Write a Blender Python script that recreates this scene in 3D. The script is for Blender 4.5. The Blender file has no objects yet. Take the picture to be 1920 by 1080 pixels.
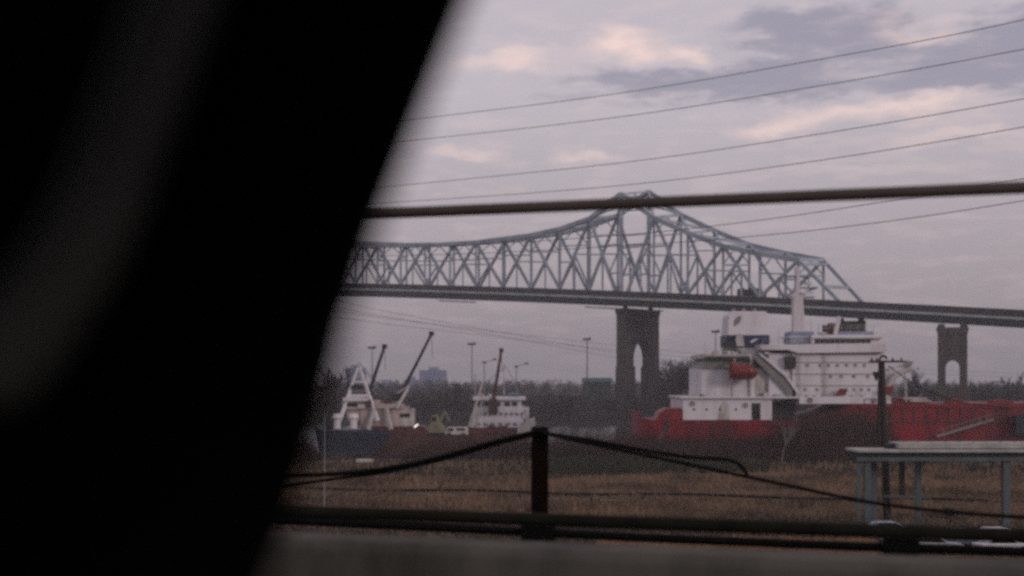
import bpy, math, random
import numpy as np
from mathutils import Vector, Matrix

random.seed(7)
rng = np.random.default_rng(7)
SC = bpy.context.scene
COL = SC.collection
R = math.radians

# ------------------------------------------------------------------ camera
F = 2400.0            # focal length in pixels of the 1920 wide photograph
EYE = 14.0            # the car runs on a viaduct, the eye is 14 m above the field
cam_d = bpy.data.cameras.new('camera')
cam = bpy.data.objects.new('camera', cam_d)
COL.objects.link(cam)
cam.location = (0, 0, EYE)
cam.rotation_euler = (R(90), 0, 0)
cam_d.sensor_width = 36
cam_d.lens = 45
cam_d.shift_y = 170 / 1920
cam_d.clip_start = 0.05
cam_d.clip_end = 12000
cam_d.dof.use_dof = True
cam_d.dof.focus_distance = 14
cam_d.dof.aperture_fstop = 1.55
SC.camera = cam

# ------------------------------------------------------------------ exposure
SC.view_settings.view_transform = 'Standard'
SC.view_settings.look = 'None'
SC.view_settings.exposure = 0.0
SC.view_settings.gamma = 1.0
SC.cycles.use_denoising = False      # its sampling noise stands in for the film's own grain
SC.cycles.filter_width = 2.2
SC.cycles.max_bounces = 5
SC.cycles.volume_bounces = 0

# ------------------------------------------------------------------ sky
SUN_EL, SUN_AZ = 18.0, 132.0        # low sun behind the camera, to the right, behind cloud
W = bpy.data.worlds.new("World")
SC.world = W
W.use_nodes = True
nt = W.node_tree
nt.nodes.clear()


def N(tree, typ, **kw):
    n = tree.nodes.new(typ)
    for k, v in kw.items():
        setattr(n, k, v)
    return n


def math_node(tree, op, a, b=None, clamp=False):
    n = N(tree, 'ShaderNodeMath', operation=op, use_clamp=clamp)
    for i, v in enumerate((a, b)):
        if v is None:
            continue
        if isinstance(v, (int, float)):
            n.inputs[i].default_value = v
        else:
            tree.links.new(v, n.inputs[i])
    return n.outputs[0]


def mix_col(tree, fac, a, b):
    n = N(tree, 'ShaderNodeMix', data_type='RGBA')
    for i, v in ((0, fac), (6, a), (7, b)):
        if isinstance(v, (int, float)):
            n.inputs[i].default_value = v
        elif isinstance(v, tuple):
            n.inputs[i].default_value = (*v, 1)
        else:
            tree.links.new(v, n.inputs[i])
    return n.outputs[2]


def make_sky():
    out = N(nt, 'ShaderNodeOutputWorld')
    bg = N(nt, 'ShaderNodeBackground')
    bg.inputs[1].default_value = 0.1
    nt.links.new(bg.outputs[0], out.inputs[0])
    sky = N(nt, 'ShaderNodeTexSky', sky_type='NISHITA')
    sky.sun_disc = False
    sky.sun_elevation = R(SUN_EL)
    sky.sun_rotation = R(SUN_AZ)
    sky.air_density = 1.5
    sky.dust_density = 3.0
    tc = N(nt, 'ShaderNodeTexCoord')
    sep = N(nt, 'ShaderNodeSeparateXYZ')
    nt.links.new(tc.outputs['Generated'], sep.inputs[0])
    x, y, z = sep.outputs
    az = math_node(nt, 'ARCTAN2', x, y)
    el = math_node(nt, 'ARCSINE', z)
    comb = N(nt, 'ShaderNodeCombineXYZ')
    nt.links.new(math_node(nt, 'MULTIPLY', az, 1.0), comb.inputs[0])
    nt.links.new(math_node(nt, 'MULTIPLY', el, 2.6), comb.inputs[1])
    warp = N(nt, 'ShaderNodeTexNoise')
    warp.inputs['Scale'].default_value = 13
    warp.inputs['Detail'].default_value = 6
    warp.inputs['Roughness'].default_value = 0.62
    nt.links.new(comb.outputs[0], warp.inputs['Vector'])
    wsep = N(nt, 'ShaderNodeSeparateColor')
    nt.links.new(warp.outputs['Color'], wsep.inputs[0])
    waz = math_node(nt, 'ADD', az, math_node(nt, 'MULTIPLY', math_node(nt, 'SUBTRACT', wsep.outputs[0], 0.5), 0.10))
    wel = math_node(nt, 'ADD', el, math_node(nt, 'MULTIPLY', math_node(nt, 'SUBTRACT', wsep.outputs[1], 0.5), 0.055))

    def blob(X, Y, w, h, gain):
        a0, e0 = math.atan((X - 960) / F), math.atan((710 - Y) / F)
        dx = math_node(nt, 'MULTIPLY', math_node(nt, 'SUBTRACT', waz, a0), F / w)
        dy = math_node(nt, 'MULTIPLY', math_node(nt, 'SUBTRACT', wel, e0), F / h)
        d2 = math_node(nt, 'ADD', math_node(nt, 'MULTIPLY', dx, dx), math_node(nt, 'MULTIPLY', dy, dy))
        return math_node(nt, 'MULTIPLY', math_node(nt, 'EXPONENT', math_node(nt, 'MULTIPLY', d2, -1.0)), gain)

    def total(bl):
        t = blob(*bl[0])
        for b in bl[1:]:
            t = math_node(nt, 'ADD', t, blob(*b))
        return t
    dark = total([(1510, 70, 130, 48, 1.0), (1620, 95, 90, 40, .7), (1330, 165, 210, 34, .75), (1880, 145, 140, 66, 1.0), (1180, 150, 120, 22, .45),
                  (1000, 60, 120, 20, .25), (1760, 190, 120, 28, .45), (1040, 200, 150, 18, .3), (2250, 120, 260, 60, .9), (1500, 165, 120, 26, .5)])
    light = total([(940, 115, 95, 16, .8), (1170, 88, 60, 22, 1.1), (1285, 100, 40, 15, .95), (1465, 243, 70, 16, .85),
                   (1690, 234, 110, 19, .9), (1560, 225, 60, 12, .5), (1110, 312, 60, 10, .55), (860, 280, 70, 10, .5), (1800, 285, 120, 12, .5),
                   (1690, 80, 60, 14, .55), (1600, 330, 200, 12, .25)])
    # finer streaky cloud all over the sky
    n2 = N(nt, 'ShaderNodeTexNoise')
    n2.inputs['Scale'].default_value = 22
    n2.inputs['Detail'].default_value = 7
    n2.inputs['Roughness'].default_value = 0.6
    comb2 = N(nt, 'ShaderNodeCombineXYZ')
    nt.links.new(az, comb2.inputs[0])
    nt.links.new(math_node(nt, 'MULTIPLY', el, 4.5), comb2.inputs[1])
    nt.links.new(comb2.outputs[0], n2.inputs['Vector'])
    streak = math_node(nt, 'SUBTRACT', n2.outputs[0], 0.5)
    dark = math_node(nt, 'ADD', math_node(nt, 'MULTIPLY', dark, 1.0), math_node(nt, 'MULTIPLY', streak, 0.8), clamp=True)
    sm = N(nt, 'ShaderNodeMapRange', interpolation_type='SMOOTHSTEP')
    sm.inputs[1].default_value = .22
    sm.inputs[2].default_value = .72
    nt.links.new(dark, sm.inputs[0])
    dark = math_node(nt, 'ADD', math_node(nt, 'MULTIPLY', sm.outputs[0], .8), math_node(nt, 'MULTIPLY', dark, .15))
    light = math_node(nt, 'ADD', math_node(nt, 'MULTIPLY', light, math_node(nt, 'ADD', math_node(nt, 'MULTIPLY', n2.outputs[0], 1.6), .1)),
                      math_node(nt, 'MULTIPLY', streak, -0.85), clamp=True)
    up = N(nt, 'ShaderNodeMapRange')
    nt.links.new(el, up.inputs[0])
    up.inputs[1].default_value = -0.01
    up.inputs[2].default_value = 0.22
    base = mix_col(nt, up.outputs[0], (3.1, 2.68, 2.88), (5.8, 5.2, 5.75))
    c = mix_col(nt, math_node(nt, 'MULTIPLY', dark, 1.0, clamp=True), base, (3.45, 3.25, 4.1))
    c = mix_col(nt, light, c, (9.6, 7.3, 6.8))
    # thin overcast: a little of the clear sky shows through it
    c = mix_col(nt, 0.94, sky.outputs[0], c)
    nt.links.new(c, bg.inputs[0])


make_sky()
sun_d = bpy.data.lights.new('sun', 'SUN')
sun_d.energy = 1.0
sun_d.angle = R(14)
sun_d.color = (1.0, 0.86, 0.80)
sun = bpy.data.objects.new('sun', sun_d)
COL.objects.link(sun)
sv = Vector((math.sin(R(SUN_AZ)) * math.cos(R(SUN_EL)), math.cos(R(SUN_AZ)) * math.cos(R(SUN_EL)), math.sin(R(SUN_EL))))
sun.rotation_euler = sv.to_track_quat('Z', 'Y').to_euler()
sun.location = (60, -60, 90)


# ------------------------------------------------------------------ helpers
def P(X, Y, d):
    """the point that photo pixel (X, Y) shows when it lies d metres ahead"""
    return Vector(((X - 960) / F * d, d, EYE + (710 - Y) / F * d))


def material(name, col, col2=None, rough=0.7, scale=3.0, metal=0.0, bump=0.0, streak=1.0, spec=0.3, lo=0.35, hi=0.65):
    m = bpy.data.materials.new(name)
    m.use_nodes = True
    t = m.node_tree
    b = t.nodes['Principled BSDF']
    b.inputs['Roughness'].default_value = rough
    b.inputs['Metallic'].default_value = metal
    b.inputs['Specular IOR Level'].default_value = spec
    if col2 is None:
        col2 = tuple(c * .72 for c in col)
    tc = N(t, 'ShaderNodeTexCoord')
    mp = N(t, 'ShaderNodeMapping')
    mp.inputs['Scale'].default_value = (1, 1, streak)
    t.links.new(tc.outputs['Object'], mp.inputs[0])
    nz = N(t, 'ShaderNodeTexNoise')
    nz.inputs['Scale'].default_value = scale
    nz.inputs['Detail'].default_value = 6
    nz.inputs['Roughness'].default_value = 0.65
    t.links.new(mp.outputs[0], nz.inputs['Vector'])
    mr = N(t, 'ShaderNodeMapRange')
    mr.inputs[1].default_value = lo
    mr.inputs[2].default_value = hi
    t.links.new(nz.outputs[0], mr.inputs[0])
    t.links.new(mix_col(t, mr.outputs[0], tuple(col), tuple(col2)), b.inputs['Base Color'])
    if bump:
        bn = N(t, 'ShaderNodeBump')
        bn.inputs['Strength'].default_value = bump
        bn.inputs['Distance'].default_value = 0.05
        t.links.new(nz.outputs[0], bn.inputs['Height'])
        t.links.new(bn.outputs[0], b.inputs['Normal'])
    return m


M = {}
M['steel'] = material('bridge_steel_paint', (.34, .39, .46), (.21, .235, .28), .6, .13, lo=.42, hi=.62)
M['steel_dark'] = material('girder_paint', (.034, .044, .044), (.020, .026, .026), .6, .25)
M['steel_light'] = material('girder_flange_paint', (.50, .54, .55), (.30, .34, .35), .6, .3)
M['parapet'] = material('bridge_parapet_concrete', (.060, .052, .046), (.036, .032, .029), .8, .2)
M['pier'] = material('pier_concrete', (.085, .070, .058), (.040, .037, .034), .9, .22, streak=.25, bump=.2)
M['deck'] = material('bridge_asphalt', (.05, .05, .05), None, .9, .5)
M['white'] = material('ship_white_paint', (.60, .58, .62), (.40, .36, .37), .5, .35, streak=.16, lo=.45, hi=.75)
M['white_b'] = material('weathered_white_paint', (.50, .47, .46), (.26, .23, .22), .6, .6, streak=.4)
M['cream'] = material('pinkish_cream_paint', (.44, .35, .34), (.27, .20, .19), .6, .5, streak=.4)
M['hull'] = material('ship_red_paint', (.19, .003, .009), (.050, .003, .005), .5, .16, streak=.35, spec=.25, lo=.40, hi=.62)
M['red'] = material('bright_red_paint', (.20, .009, .012), (.10, .008, .008), .4, .5)
M['maroon'] = material('dull_red_paint', (.10, .022, .020), (.045, .016, .014), .6, .3)
M['blue'] = material('blue_hull_paint', (.005, .013, .036), (.004, .008, .016), .5, .2)
M['navy'] = material('navy_funnel_band', (.010, .022, .075), (.008, .014, .045), .45, .6)
M['glass'] = material('dark_window_glass', (.018, .014, .014), (.010, .010, .012), .15, .8, spec=.5)
M['shade'] = material('dark_paint_and_shade', (.035, .033, .030), (.02, .02, .02), .8, .8)  # dark paint on some parts, painted shade on others
M['grey'] = material('grey_deck_paint', (.22, .22, .21), (.14, .14, .13), .7, .4)
M['bluegrey'] = material('blue_grey_paint', (.24, .27, .36), (.17, .19, .26), .6, .5)
M['green'] = material('green_emblem_paint', (.10, .16, .12), None, .6, 2)
M['dark_metal'] = material('dark_boom_steel', (.020, .018, .018), (.012, .011, .011), .6, .8)
M['boom_red'] = material('rusty_boom_steel', (.075, .030, .026), (.04, .02, .018), .7, .8)
M['yellow'] = material('faded_yellow_paint', (.19, .175, .115), (.12, .11, .08), .6, .7)
M['lamp_steel'] = material('galvanised_lamp_steel', (.20, .20, .20), None, .5, 1)
M['lamp_head'] = material('dark_lamp_housing', (.035, .035, .038), None, .5, 1)
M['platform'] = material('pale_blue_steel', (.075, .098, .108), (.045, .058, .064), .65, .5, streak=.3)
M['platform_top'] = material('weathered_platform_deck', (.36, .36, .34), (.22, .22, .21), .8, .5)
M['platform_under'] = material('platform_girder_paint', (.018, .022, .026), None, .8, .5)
M['wood'] = material('dark_weathered_wood', (.028, .022, .018), (.014, .012, .010), .9, 2, streak=.1)
M['rust'] = material('rusty_post_steel', (.007, .002, .0013), (.003, .0014, .001), .95, 9, bump=.2, spec=.1)
M['cable'] = material('black_cable_rubber', (.006, .006, .006), (.004, .004, .004), .85, 30, spec=.06)
M['wire'] = material('bare_conductor_wire', (.10, .092, .10), None, .6, 3)
M['rail'] = material('dull_painted_rail', (.011, .011, .008), (.006, .006, .004), .85, 7, spec=.08)
M['rail_top'] = material('brown_weathered_rail', (.058, .046, .040), (.040, .031, .028), .75, 5)
M['barrier'] = material('stained_barrier_concrete', (.070, .066, .055), (.030, .029, .023), .95, 1.3, bump=.35, streak=.35, lo=.42, hi=.6)
M['asphalt'] = material('road_asphalt', (.05, .05, .05), (.035, .035, .035), .9, 4)
M['black_trim'] = material('black_rubber_seal', (.0030, .0026, .0026), (.002, .002, .002), .9, 14, spec=.02)
M['grey_sheen'] = material('painted_grey_sheen', (.095, .100, .098), (.082, .086, .085), .9, 20)  # grey that stands for a dim sheen beside the black pillar
M['dark_trim'] = material('black_dashboard_plastic', (.006, .006, .0055), (.005, .005, .0045), .9, 20, spec=.02)
M['bark'] = material('dark_bark', (.045, .038, .034), (.028, .024, .022), .95, 3)
M['pale_bark'] = material('pale_bark', (.20, .18, .16), (.12, .11, .10), .95, 3)
M['twig'] = material('bare_grey_twigs', (.050, .044, .040), (.030, .028, .026), .95, .12)
M['far_building'] = material('haze_tinted_cladding', (.17, .20, .33), (.13, .15, .26), .7, .06)  # distance haze is put into this blue wall colour
M['far_glass'] = material('blue_window_strip', (.08, .10, .19), None, .4, .1)
M['roof_blue'] = material('blue_roof_sheet', (.10, .16, .21), None, .6, .3)
M['wall_dark'] = material('dark_shed_wall', (.04, .05, .05), None, .8, .3)
M['car_white'] = material('white_car_paint', (.60, .60, .62), (.52, .52, .55), .3, 2, spec=.5)
M['car_blue'] = material('pale_blue_car_paint', (.22, .28, .36), None, .3, 2, spec=.5)
M['car_silver'] = material('silver_car_paint', (.36, .36, .37), None, .3, 2, spec=.5)
M['car_dark'] = material('dark_car_paint', (.02, .02, .024), None, .3, 2, spec=.5)
M['tyre'] = material('tyre_rubber', (.012, .012, .012), None, .9, 8)
M['concrete_pale'] = material('pale_broken_concrete', (.42, .40, .39), (.25, .24, .23), .9, 2, bump=.3)
M['gravel'] = material('pale_gravel', (.20, .17, .15), (.085, .07, .06), .95, .22)


class MB:
    def __init__(self):
        self.v, self.f = [], []

    def add(self, vs, fs):
        o = len(self.v)
        self.v += [tuple(a) for a in vs]
        self.f += [tuple(i + o for i in f) for f in fs]
        return self

    def box(self, a, b, taper=0.0):
        (x0, y0, z0), (x1, y1, z1) = a, b
        t = taper
        vs = [(x0, y0, z0), (x1, y0, z0), (x1, y1, z0), (x0, y1, z0),
              (x0 + t, y0 + t, z1), (x1 - t, y0 + t, z1), (x1 - t, y1 - t, z1), (x0 + t, y1 - t, z1)]
        return self.add(vs, [(3, 2, 1, 0), (4, 5, 6, 7), (0, 1, 5, 4), (1, 2, 6, 5), (2, 3, 7, 6), (3, 0, 4, 7)])

    def beam(self, a, b, w, h=None, up=Vector((0, 0, 1)), w2=None):
        a, b = Vector(a), Vector(b)
        h = h or w
        k = (w2 / w) if w2 else 1.0
        d = (b - a)
        if d.length < 1e-6:
            return self
        d.normalize()
        s = d.cross(up)
        if s.length < 1e-4:
            s = d.cross(Vector((1, 0, 0)))
        s.normalize()
        t = s.cross(d)
        vs = []
        for p, q in ((a, 1.0), (b, k)):
            for i, j in ((-1, -1), (1, -1), (1, 1), (-1, 1)):
                vs.append(p + s * (i * w / 2 * q) + t * (j * h / 2 * q))
        return self.add(vs, [(0, 1, 2, 3), (7, 6, 5, 4), (1, 0, 4, 5), (2, 1, 5, 6), (3, 2, 6, 7), (0, 3, 7, 4)])

    def tube(self, pts, r, n=8, r2=None, cap=True):
        pts = [Vector(p) for p in pts]
        rings = []
        prev = None
        m = len(pts)
        for i, p in enumerate(pts):
            d = pts[min(i + 1, m - 1)] - pts[max(i - 1, 0)]
            d.normalize()
            if prev is None:
                s = d.cross(Vector((0, 0, 1)))
                if s.length < 1e-3:
                    s = d.cross(Vector((1, 0, 0)))
            else:
                s = prev - d * prev.dot(d)
            s.normalize()
            prev = s
            t = d.cross(s)
            rr = r if r2 is None else r + (r2 - r) * i / (m - 1)
            rings.append([p + (s * math.cos(2 * math.pi * k / n) + t * math.sin(2 * math.pi * k / n)) * rr for k in range(n)])
        vs = [v for g in rings for v in g]
        fs = []
        for i in range(m - 1):
            for k in range(n):
                fs.append((i * n + k, i * n + (k + 1) % n, (i + 1) * n + (k + 1) % n, (i + 1) * n + k))
        if cap:
            fs.append(tuple(range(n - 1, -1, -1)))
            fs.append(tuple((m - 1) * n + k for k in range(n)))
        return self.add(vs, fs)

    def prism(self, poly, vec):
        """poly: 3-D points of a flat outline, extruded by vec"""
        vec = Vector(vec)
        n = len(poly)
        vs = [Vector(p) for p in poly] + [Vector(p) + vec for p in poly]
        fs = [tuple(range(n - 1, -1, -1)), tuple(range(n, 2 * n))]
        for i in range(n):
            fs.append((i, (i + 1) % n, n + (i + 1) % n, n + i))
        return self.add(vs, fs)

    def build(self, name, m, parent=None, smooth=False, bevel=0.0, label=None):
        me = bpy.data.meshes.new(name)
        me.from_pydata(self.v, [], self.f)
        me.update()
        o = bpy.data.objects.new(name, me)
        COL.objects.link(o)
        me.materials.append(m)
        # consistent outward normals
        import bmesh
        bm = bmesh.new()
        bm.from_mesh(me)
        bmesh.ops.recalc_face_normals(bm, faces=bm.faces)
        bm.to_mesh(me)
        bm.free()
        if smooth:
            me.shade_smooth()
        if bevel:
            bv = o.modifiers.new('bevel', 'BEVEL')
            bv.width = bevel
            bv.segments = 2
        if parent is not None:
            o.parent = parent
            o.matrix_parent_inverse = Matrix.Translation(-parent.location)
        if label:
            o['label'] = label
        return o


def tag(o, label, cat, group=None, kind=None):
    o['label'] = label
    o['category'] = cat
    if group:
        o['group'] = group
    if kind:
        o['kind'] = kind
    return o


def struct(o, kind='structure'):
    o['kind'] = kind
    return o


def thing(name, loc, label, cat, group=None):
    o = bpy.data.objects.new(name, None)
    o.empty_display_size = 0.3
    COL.objects.link(o)
    o.location = loc
    return tag(o, label, cat, group)


def copy_thing(o, dloc, label=None):
    """copies a thing, its parts and their sub-parts"""
    c = o.copy()
    COL.objects.link(c)
    c.location = Vector(o.location) + Vector(dloc)
    if label:
        c['label'] = label
    for ch in list(o.children):
        k = ch.copy()
        COL.objects.link(k)
        k.parent = c
        for g in list(ch.children):
            h = g.copy()
            COL.objects.link(h)
            h.parent = k
    return c


def smooth_path(pts, n=8):
    """Catmull-Rom through 3-D points"""
    pts = [Vector(p) for p in pts]
    out = []
    for i in range(len(pts) - 1):
        p0, p1, p2, p3 = pts[max(i - 1, 0)], pts[i], pts[i + 1], pts[min(i + 2, len(pts) - 1)]
        for k in range(n):
            t = k / n
            out.append(0.5 * ((2 * p1) + (p2 - p0) * t + (2 * p0 - 5 * p1 + 4 * p2 - p3) * t * t + (3 * p1 - p0 - 3 * p2 + p3) * t ** 3))
    out.append(pts[-1])
    return out


# ------------------------------------------------------------------ ground, water
def grid_mesh(name, xs, ys, zf, m):
    v = [(x, y, zf(x, y)) for y in ys for x in xs]
    nx = len(xs)
    f = [(j * nx + i, j * nx + i + 1, (j + 1) * nx + i + 1, (j + 1) * nx + i) for j in range(len(ys) - 1) for i in range(nx - 1)]
    me = bpy.data.meshes.new(name)
    me.from_pydata(v, [], f)
    me.shade_smooth()
    o = bpy.data.objects.new(name, me)
    COL.objects.link(o)
    me.materials.append(m)
    return o


def field_material():
    m = bpy.data.materials.new('dry_field_grass')
    m.use_nodes = True
    t = m.node_tree
    b = t.nodes['Principled BSDF']
    b.inputs['Roughness'].default_value = 1
    b.inputs['Specular IOR Level'].default_value = 0
    tc = N(t, 'ShaderNodeTexCoord')

    def noise(scale, sx, sy, det=6):
        mp = N(t, 'ShaderNodeMapping')
        mp.inputs['Scale'].default_value = (sx, sy, 1)
        t.links.new(tc.outputs['Object'], mp.inputs[0])
        n = N(t, 'ShaderNodeTexNoise')
        n.inputs['Scale'].default_value = scale
        n.inputs['Detail'].default_value = det
        n.inputs['Roughness'].default_value = .68
        t.links.new(mp.outputs[0], n.inputs['Vector'])
        r = N(t, 'ShaderNodeMapRange')
        r.inputs[1].default_value = .36
        r.inputs[2].default_value = .64
        t.links.new(n.outputs[0], r.inputs[0])
        return r.outputs[0]
    c = mix_col(t, noise(.05, .35, 1.3), (.160, .102, .066), (.040, .034, .026))
    c = mix_col(t, math_node(t, 'MULTIPLY', noise(.6, 1, 1), .55), c, (.150, .088, .052))
    c = mix_col(t, math_node(t, 'MULTIPLY', noise(.16, .5, 1.8), .6), c, (.026, .025, .018))
    t.links.new(c, b.inputs['Base Color'])
    return m


M['field'] = field_material()
M['far_land'] = material('far_land_scrub', (.04, .036, .03), (.028, .026, .022), 1, .02, spec=0)
M['reed'] = material('dry_reed_blades', (.215, .140, .088), (.050, .037, .026), .95, .07, spec=.05, lo=.42, hi=.58)
M['reed_sunlit'] = material('sun_tinted_dry_reeds', (.34, .20, .12), (.15, .09, .055), .95, .35, spec=.05)  # brighter copy of the reed colour, sunlight painted in
M['scrub'] = material('dull_green_scrub', (.040, .042, .026), (.026, .025, .018), 1, .2, spec=0)
M['thicket'] = material('brown_winter_brush', (.060, .033, .027), (.020, .014, .012), 1, .05, spec=0)


def bank(y):
    return -1.8 * min(1, max(0, (y - 231) / 7)) ** 1.5


def field_z(x, y):
    return .35 * math.sin(x * .07 + y * .11) * math.sin(y * .05 + 1) + .15 * math.sin(x * .31 + 2) * math.sin(y * .27) + bank(y) - .1


ground = grid_mesh('ground', [-3000, -1000, -400, 0, 400, 1000, 3000], [-180, 30, 400, 900, 1800, 3300], lambda x, y: -2.5, M['far_land'])
struct(ground)
field = grid_mesh('field', list(np.linspace(-260, 260, 131)), list(np.linspace(-60, 240, 101)), field_z, M['field'])
struct(field)
far_land = grid_mesh('far_shore', list(np.linspace(-2900, 2900, 117)), [396, 402, 410, 600, 1000, 2000, 3200],
                     lambda x, y: (-1.6 if y < 400 else .1 + .3 * math.sin(x * .05)), M['far_land'])
struct(far_land)

wm = bpy.data.materials.new('river_water')
wm.use_nodes = True
wt = wm.node_tree
wb = wt.nodes['Principled BSDF']
wb.inputs['Base Color'].default_value = (.03, .032, .034, 1)
wb.inputs['Roughness'].default_value = .12
wn = N(wt, 'ShaderNodeTexNoise')
wn.inputs['Scale'].default_value = 1.2
wn.inputs['Detail'].default_value = 4
wtc = N(wt, 'ShaderNodeTexCoord')
wt.links.new(wtc.outputs['Object'], wn.inputs['Vector'])
wbp = N(wt, 'ShaderNodeBump')
wbp.inputs['Strength'].default_value = .5
wbp.inputs['Distance'].default_value = .15
wt.links.new(wn.outputs[0], wbp.inputs['Height'])
wt.links.new(wbp.outputs[0], wb.inputs['Normal'])
water = grid_mesh('water', [-2900, -500, 0, 500, 2900], [228, 300, 412], lambda x, y: -.75, wm)
struct(water)

# pale gravel path beside the bank, broken up by scrub
path = grid_mesh('path', list(np.linspace(-110, 130, 61)), [216.5, 218, 219.5], lambda x, y: field_z(x, y) + .12, M['gravel'])
struct(path)

# ------------------------------------------------------------------ viaduct, barrier, railing (all run along the road)
ROAD = Vector((1, -0.305, 0)).normalized()
OUT = Vector((0.305, 1, 0)).normalized()      # away from the road
D_EDGE = 4.57


def road_pt(D0, s, z):
    """s metres along the road from the camera axis, on the line y = D0 - 0.305 x"""
    return Vector((0, D0, z)) + ROAD * s


ROAD_Z = 12.6
mb = MB()
prof = [(-9.0, ROAD_Z), (4.45, ROAD_Z), (4.45, ROAD_Z - .9), (1.0, ROAD_Z - 2.0), (-6, ROAD_Z - 2.0), (-9, ROAD_Z - .9)]
mb.prism([Vector((0, 0, z)) + OUT * o + ROAD * -70 for o, z in prof], ROAD * 140)
struct(mb.build('road', M['asphalt']))
for k, s in enumerate((-42, -14, 30)):
    base = Vector((0, -2.5, -.6)) + ROAD * s
    tag(MB().tube([base, base + Vector((0, 0, 11.1))], .9, 20).build('viaduct_column', M['pier'], smooth=False),
        ['farthest ahead of the round concrete columns under the road', 'round concrete column under the road just ahead of the car',
         'round concrete column under the road behind the car'][k], 'column', 'columns under the viaduct')

# concrete barrier, sloped face towards the road
mb = MB()
cD = Vector((0, D_EDGE, 0))
TOP = EYE - .60
prof = [(-.36, ROAD_Z), (-.34, ROAD_Z + .09), (-.12, ROAD_Z + .32), (-.035, TOP - .03), (-.005, TOP), (.19, TOP), (.22, TOP - .03), (.22, ROAD_Z - .7), (-.02, ROAD_Z - .7), (-.02, ROAD_Z)]
mb.prism([cD + Vector((0, 0, z)) + OUT * o + ROAD * -40 for o, z in prof], ROAD * 62)
tag(mb.build('concrete_barrier', M['barrier'], bevel=.012), 'stained grey concrete barrier along the road edge across the bottom', 'barrier')

# steel railing on top: two pipes on posts (posts stand where the frame does not reach)
rl = thing('pipe_railing', road_pt(D_EDGE + .05, 0, TOP), 'dark steel pipe railing standing on the concrete barrier beside the road', 'railing')
D_R = 4.98
r_mid = MB().tube([road_pt(D_R, -38, EYE - .545), road_pt(D_R, 20, EYE - .545)], .026, 12)
r_mid.build('lower_rail', M['rail'], rl, smooth=True)
r_top = MB().tube([road_pt(D_R, -38, EYE + .663), road_pt(D_R, 20, EYE + .663)], .0222, 12)
r_top.build('top_rail', M['rail_top'], rl, smooth=True)
for s in (-31.4, -24.8, -18.2, -11.6, -5.0, 2.75, 9.4):
    p = MB()
    p.box(*[(-.03, -.03, TOP - EYE), (.03, .03, .70)])
    p.box((-.07, -.07, TOP - EYE), (.07, .07, TOP - EYE + .02))
    o = p.build('post', M['rail'], None)
    o.location = road_pt(D_R + .055, s, EYE)
    o.rotation_euler.z = math.atan2(ROAD.y, ROAD.x)
    o.parent = rl
    o.matrix_parent_inverse = Matrix.Translation(-rl.location)

# conduit slung on the outer face of the barrier
cd = thing('conduit_pipe', road_pt(D_EDGE + 1, 0, EYE - .8), 'black conduit pipe slung along the outer side of the barrier', 'pipe')
D_C = 6.0
MB().tube([road_pt(D_C, s, EYE - .715 - .012 * math.sin(s * 1.1)) for s in np.linspace(-36, 18, 60)], .021, 10).build('pipe', M['cable'], cd, smooth=True)
for X in (360, 1010, 1690, 2200):
    k = (X - 960) / F
    yy = D_C / (1 + .305 * k)
    c = Vector((k * yy, yy, EYE - .735))
    b = MB()
    b.beam(c + ROAD * -.075, c + ROAD * .075, .07, .10)
    b.beam(c + Vector((0, 0, -.045)), c + OUT * -.98 + Vector((0, 0, -.045)), .05, .03)
    b.build('bracket', M['cable'], cd)

# rusty post beside the road with black cables draped over it
D_P = 6.2


def road_px(X, Y, D0):
    k = (X - 960) / F
    d = D0 / (1 + .305 * k)
    return P(X, Y, d)


p0 = road_px(1012, 800, D_P)
pp = thing('rusty_post', (p0.x, p0.y, ROAD_Z - .75), 'rusty brown steel post just behind the barrier with black cables over its top', 'post')
b = MB()
b.box((p0.x - .041, p0.y - .04, ROAD_Z - .75), (p0.x + .041, p0.y + .04, p0.z))
b.build('post', M['rust'], pp, bevel=.008)
b = MB()
b.box((p0.x - .02, p0.y - .3, p0.z - .03), (p0.x + .02, p0.y + .03, p0.z - .005))
bo = MB()
bo.box((p0.x - .03, D_EDGE + .1, ROAD_Z - .69), (p0.x + .03, p0.y - .041, ROAD_Z - .62))
bo.build('bracket', M['rust'], pp)


def cable(name, px, r, label, D0=D_P - .06):
    pts = smooth_path([road_px(X, Y, D0) for X, Y in px], 8)
    return tag(MB().tube(pts, r * .9, 8).build(name, M['cable'], smooth=True), label, 'cable', 'black cables draped over the rusty post')


cable('cable', [(1014, 806), (985, 815), (930, 828), (860, 848), (780, 868), (700, 882), (620, 889), (540, 892), (430, 893), (300, 886)], .0125,
      'thick black cable sagging left from the rusty post, upper of two')
cable('cable', [(1010, 812), (980, 820), (920, 836), (850, 856), (770, 876), (700, 889), (640, 896), (580, 905), (500, 918), (400, 938)], .009,
      'black cable sagging left from the rusty post, lower of two')
cable('cable', [(1008, 806), (1040, 815), (1110, 826), (1200, 843), (1290, 857), (1345, 860), (1375, 865), (1392, 876), (1402, 892)], .0095,
      'short black cable with a drooping loose end, right of the rusty post', D_P - .05)
cable('cable', [(1010, 809), (1060, 822), (1170, 845), (1350, 883), (1500, 915), (1620, 940), (1760, 958), (1920, 970), (2080, 978), (2300, 984)], .0092,
      'long thin black cable sagging from the rusty post to the far right', D_P - .07)

# ------------------------------------------------------------------ the car we look out of
car = thing('car', (-.35, .5, ROAD_Z + .3), 'black car pillar and trim, out of focus, filling the left of the view', 'car')


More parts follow.
